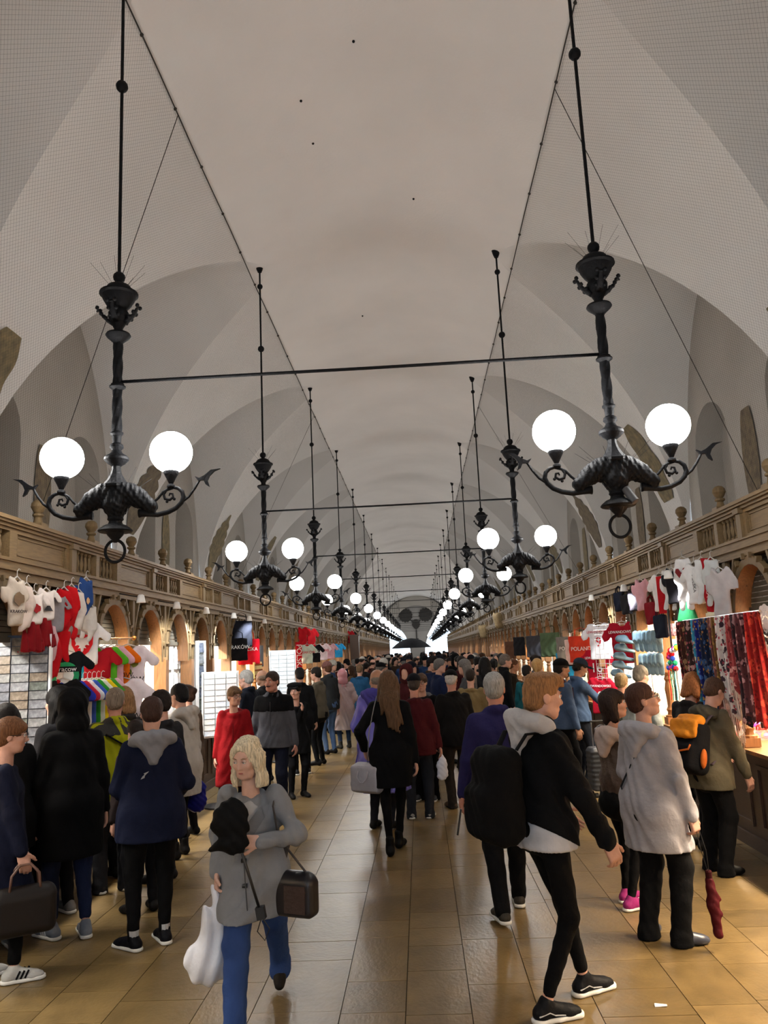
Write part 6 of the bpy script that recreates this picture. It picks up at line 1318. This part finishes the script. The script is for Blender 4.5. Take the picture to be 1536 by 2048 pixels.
for j in range(5):
    o = bpy.data.objects.new('denim_slipper', SL); COL.objects.link(o); o.location = pix(1254 - j * 2.5, 1278 + j * 17, X=XR - .02); o.rotation_euler = (.25, 0, 1.2); o.scale = (1.5, 1.1, 1.5); tag(o, 'fat pale denim slipper in the leaning stack, %s from its top' % ords[j], 'slipper', 'stack of denim slippers')
    MB().prism(sc2([(0, -.5), (.5, .1), (.35, .4), (0, .2), (-.35, .4), (-.5, .1)], .025), .004, Matrix.Translation((0, .06, .042)) @ Matrix.Rotation(PI / 2, 4, 'X')).build('heart_patch', cloth((170, 60, 56)), o)
# pompons, necklaces, tins
BALL = MB().sphere((0, 0, 0), .03, 8, 6).mesh('pompon'); BALL.materials.append(M_DEN); rb = random.Random(9)
for i in range(34):
    o = bpy.data.objects.new('felt_pompon', BALL); COL.objects.link(o); o.location = pix(rb.uniform(1337, 1353), rb.uniform(1290, 1338), X=XR - .03 - rb.uniform(0, .04)); c = rb.choice((((200, 30, 40), 'red'), ((230, 200, 40), 'yellow'), ((50, 80, 190), 'blue'), ((220, 220, 220), 'white'), ((40, 150, 110), 'green'), ((170, 60, 150), 'purple'))); recolor(o, cloth(c[0])); tag(o, c[1] + ' felt pompon in the colourful cluster beside the slippers', 'pompon', 'cluster of %s pompons' % c[1])
pc_ = pix(1345, 1310, X=XR - .05); tag(MB().tube([(pc_.x, pc_.y, 2.7), (pc_.x, pc_.y, 0)], .012, 8).build('display_pole', M_BLACKP), 'thin black pole carrying the pompons and necklaces', 'pole')
for i, (c, n) in enumerate((((190, 30, 40), 'red'), ((40, 150, 130), 'teal'), ((40, 120, 90), 'green'), ((90, 180, 190), 'aqua'), ((30, 40, 40), 'black'))):
    p = pix(1337 + i * 4, 1338, X=XR - .06); o = MB(); 
    for j in range(22): o.sphere((.0, .012 * math.sin(j * .3), -j * .016), .0085, 6, 4)
    o = o.build('bead_necklace', mat('beads_' + n, lin(c), .25)); o.location = p; tag(o, n + ' bead necklace strand hanging under the pompons', 'necklace')
for i in range(4):
    o = MB().lathe([(.03, 0), (.034, .01), (.034, .13), (.028, .14)], (0, 0, 0), 12).build('painted_tin', mat('tin_red_%d' % i, lin((140, 24, 30)), .4, nscale=30, col2=lin((214, 190, 186)))); o.location = pix(1344 + i * 8, 1272, X=XR - .02); MB().tube([(0, 0, .13), (0, 0, 2.7 - o.location.z)], .003, 4).build('cord', M_BLACKP, o); tag(o, 'small red painted tin hanging beside the first shawl', 'tin', 'red painted tins')
# lace doilies on the orange board
bo = pix(1505, 1205, X=FX[1] + .16); tag(MB().box((FX[1] + .18, 6.35, 1.72), (.02, .86, .95)).build('doily_board', mat('orange_wood', lin((196, 104, 48)), .5)), 'orange wooden door board behind the white lace doilies', 'board')
def doily(p, r, name, label):
    mb = MB(); n = 48; M_ = Matrix.Translation(p) @ Matrix.Rotation(PI / 2, 4, 'Z')
    def ring(r0, r1, w, ph=0):
        a = [(r0 * (1 + w * math.sin(12 * q * 2 * PI / n * 1.0 + ph)) * math.cos(q * 2 * PI / n), r0 * (1 + w * math.sin(12 * q * 2 * PI / n + ph)) * math.sin(q * 2 * PI / n)) for q in range(n)]
        b = [(r1 * math.cos(q * 2 * PI / n) * (1 + .06 * (q % 4 < 2)), r1 * math.sin(q * 2 * PI / n) * (1 + .06 * (q % 4 < 2))) for q in range(n)]
        for y in (-.003, .003): mb.add([M_ @ Vector((x, y, z)) for x, z in a] + [M_ @ Vector((x, y, z)) for x, z in b], [(q, (q + 1) % n, n + (q + 1) % n, n + q) for q in range(n)])
    ring(.02 * r, .35 * r, 0); ring(.45 * r, .62 * r, .08); ring(.72 * r, 1.0 * r, .06, 1)
    for q in range(24): a = 2 * PI * q / 24; mb.tube([M_ @ Vector((.3 * r * math.cos(a), 0, .3 * r * math.sin(a))), M_ @ Vector((.75 * r * math.cos(a), 0, .75 * r * math.sin(a)))], .004, 4)
    tag(mb.build(name, cloth((236, 226, 220))), label, 'doily')
XD = FX[1] + .14
doily(pix(1530, 1180, X=XD), .22, 'lace_doily', 'large white lace doily at the top of the orange board'); doily(pix(1505, 1203, X=XD), .10, 'lace_doily', 'small round lace doily below the large one')
for i, (px, py, r) in enumerate(((1532, 1248, .17), (1530, 1300, .2), (1534, 1360, .2))): doily(pix(px, py, X=XD - .06), r, 'lace_doily', 'white lace doily, %s down the hanging column on the scarf stall' % ords[i])
# counter goods
M_ACR = sheer('clear_acrylic', (220, 214, 206), .25, .1)
for i, (px, py) in enumerate(((1462, 1446), (1500, 1440))):
    p = pix(px, py, X=FX[1] + .28); p.z = .915; t = MB()
    for c, d in (((0, 0, .004), (.34, .3, .008)), ((-.17, 0, .05), (.006, .3, .1)), ((.17, 0, .05), (.006, .3, .1)), ((0, -.15, .05), (.34, .006, .1)), ((0, .15, .05), (.34, .006, .1))): t.box(c, d)
    t = t.build('acrylic_tray', M_ACR); t.location = p; tag(t, 'clear acrylic tray of trinkets on the counter, %s from the olive jacket' % ords[i], 'tray')
    for j in range(9):
        c = rb.choice((((200, 40, 40), 'red'), ((230, 170, 60), 'amber'), ((60, 110, 190), 'blue'), ((170, 70, 190), 'violet'), ((230, 226, 220), 'white')))
        o = MB().lathe([(.012, 0), (.03, .012), (.034, .03), (.02, .05), (.006, .055)], (0, 0, 0), 8).build('wooden_trinket', mat('trinket_' + c[1], lin(c[0]), .4)); o.location = (p.x - .11 + .11 * (j % 3), p.y - .09 + .09 * (j // 3), .924); tag(o, c[1] + ' painted trinket in the acrylic trays', 'trinket', c[1] + ' trinkets in the trays')
for i in range(16):
    c = rb.choice((((206, 40, 36), 'red'), ((236, 226, 222), 'white'), ((50, 90, 170), 'blue'), ((160, 60, 180), 'violet'), ((230, 120, 60), 'orange')))
    p = pix(1468 + (i % 8) * 9, 1418 - (i // 8) * 16, X=FX[1] + .42 + .05 * (i % 2)); p.z = .915 + (.07 if i >= 8 else 0)
    o = obj('folded_napkin', sdfmesh((-.1, -.1, -.02), (.1, .1, .12), .012, lambda F: (F.rbox((0, 0, .035), (.07, .06, .034), .02), F.fn(folds(.006, 2, i)))), floral(40 + i, c[0], tuple(min(255, v + 50) for v in c[0]), (230, 220, 216))); o.location = p; tag(o, c[1] + ' flowered napkin bundle on the scarf counter', 'napkin', c[1] + ' napkin bundles on the counter')
p = pix(1510, 1475, X=FX[1] + .2); tag(MB().box((FX[1] + .18, 6.6, .921), (.4, 1.3, .012)).build('counter_cloth', cloth((226, 218, 206))), 'pale cloth and price sheets covering the scarf stall counter', 'cloth')
# right side further down: bags and souvenirs
for px, py, c, n, txt in ((1133, 1258, (120, 116, 112), 'grey', 'POLSKA'), (1133, 1290, (40, 140, 190), 'sky blue', 'KRAKÓW'), (1160, 1255, (196, 60, 40), 'orange red', 'POLAND'), (1152, 1262, (226, 200, 190), 'white and red', 'PL')):
    o = garment('souvenir_bag', 'tote', pix(px, py, X=FX[1] - .12), .5, .62, c, AIS_R + .4, n + ' souvenir tote hung beyond the football jerseys', cat='bag'); printed(o, txt, -.38, .1, (226, 222, 216) if sum(c) < 520 else (170, 40, 40))
for px, py, c, n in ((1098, 1250, (70, 84, 60), 'olive'), (1068, 1258, (60, 60, 66), 'charcoal'), (1040, 1262, (30, 30, 34), 'black'), (1022, 1272, (90, 62, 48), 'brown')):
    garment('shoulder_bag', 'tote', pix(px, py, X=FX[1] - .12), .5, .7, c, AIS_R + .4, n + ' leather-look bag hung on the far souvenir stall', cat='bag')
for i, (px, py) in enumerate(((1000, 1240), (968, 1262))):
    p = pix(px, py, X=FX[1] - .1); o = obj('wicker_basket', sdfmesh((-.3, -.3, -.3), (.3, .3, .3), .025, lambda F: (F.cone((0, 0, -.15), (0, 0, .12), .2, .26, .02), F.ell((0, 0, .25), (.2, .2, .25), None, .01, 'sub'), F.fn(lambda X, Y, Z: .012 * np.sin(Z * 80) * np.sin(X * 60)))), mat('wicker', lin((150, 130, 96)), .7)); o.location = p; tag(o, 'pale wicker basket hung under the far frieze, %s past the bags' % ords[i], 'basket')

# spot lamps clipped under the architrave, real on the right, added on the left to brighten goods
def spot_lamp(s, y, power, col, label, rx=0):
    r = empty('clip_spot_lamp', (FX[s] - s * .30, y, 2.62)); tag(r, label, 'lamp')
    MB().tube([(s * .24, 0, .08), (s * .1, 0, .05), (0, 0, .03)], .008, 6).build('arm', M_BLACKP, r); h = MB().lathe([(.02, .06), (.035, .05), (.05, -.02), (.05, -.03)], (0, 0, 0), 12).build('shade', M_WHITE, r, angle=40)
    MB().lathe([(.044, -.026), (.044, -.02)], (0, 0, 0), 12).build('bulb_face', emit('spot_face', (1, .96, .9), 60), r)
    a = bpy.data.lights.new('spot_light', 'SPOT'); a.energy = power; a.color = col; a.spot_size = math.radians(110); a.spot_blend = .6; a.shadow_soft_size = .05
    o = bpy.data.objects.new('spot_light', a); COL.objects.link(o); o.parent = r; o.location = (0, 0, -.05); o.rotation_euler = (math.radians(rx), s * math.radians(-22) if rx == 0 else 0, 0)
spot_lamp(-1, 8.6, 90, (1, .95, .86), 'added clip spot lamp above the T-shirt rails'); spot_lamp(-1, 11.3, 160, (.92, .97, 1), 'added clip spot lamp above the framed prints'); spot_lamp(-1, 13.0, 160, (.92, .97, 1), 'added clip spot lamp between the framed prints and the totes'); spot_lamp(-1, 15.6, 150, (.92, .97, 1), 'added clip spot lamp above the pale blue postcard stand')  # left-hand lamps added to brighten the rails, prints and stand
spot_lamp(1, 8.7, 130, (1, .94, .86), 'clip spot lamp between shawls and slippers'); spot_lamp(1, 10.6, 150, (.95, .98, 1), 'clip spot lamp above the denim slippers'); spot_lamp(1, 12.6, 150, (1, .96, .9), 'clip spot lamp above the football jerseys')

p = pix(1322, 2012, Y=1.0); d_ = p - Vector((0, 0, CAM_H)); t_ = -CAM_H / d_.z; p = Vector((0, 0, CAM_H)) + d_ * t_
sc_ = MB().add([(-.035, -.012, .0), (.03, -.016, .004), (.035, .012, .0), (-.03, .016, .006), (-.035, -.012, .003), (.03, -.016, .007), (.035, .012, .003), (-.03, .016, .009)], [(3, 2, 1, 0), (4, 5, 6, 7), (0, 1, 5, 4), (1, 2, 6, 5), (2, 3, 7, 6), (3, 0, 4, 7)]).build('paper_scrap', cloth((226, 224, 220))); sc_.location = (p.x, p.y, 0.0); tag(sc_, 'small white paper scrap lying on the floor tiles', 'litter')
lamp1r = [o for o in COL.objects if o.name.startswith('hanging_lamp') and abs(o.location.x - LX[1]) < .01 and abs(o.location.y - (BAY - .06)) < .01][0]
MB().tube([(.05, -.05, zz_(1700)), (.1, -.1, zz_(1790))], .03, 12).build('spotlight_can', mat('grey_housing', lin((70, 70, 72)), .5), lamp1r, angle=40)  # unlit spotlight can, a camera-like cylinder under the lamp body
for i, (px, py) in enumerate(((707, 83), (602, 202), (626, 287), (827, 398), (725, 632))):
    d_ = pix(px, py, Y=1.0) - Vector((0, 0, CAM_H)); z_ = 8.25
    q_ = d_ * ((z_ - CAM_H) / d_.z); u_ = abs(q_.x - XC); q_ = d_ * ((zbar(u_) - .01 - CAM_H) / d_.z); MB().sphere((q_.x, q_.y, q_.z + CAM_H), .016, 8, 6).build('ceiling_hook', M_IRON, CEIL)
spot_lamp(-1, 9.9, 170, (.94, .98, 1), 'added clip spot lamp aimed at the white postcard stand', 38); spot_lamp(-1, 14.2, 190, (.94, .98, 1), 'added clip spot lamp aimed at the pale blue postcard stand', 38)  # extra lamps added to whiten both postcard stands
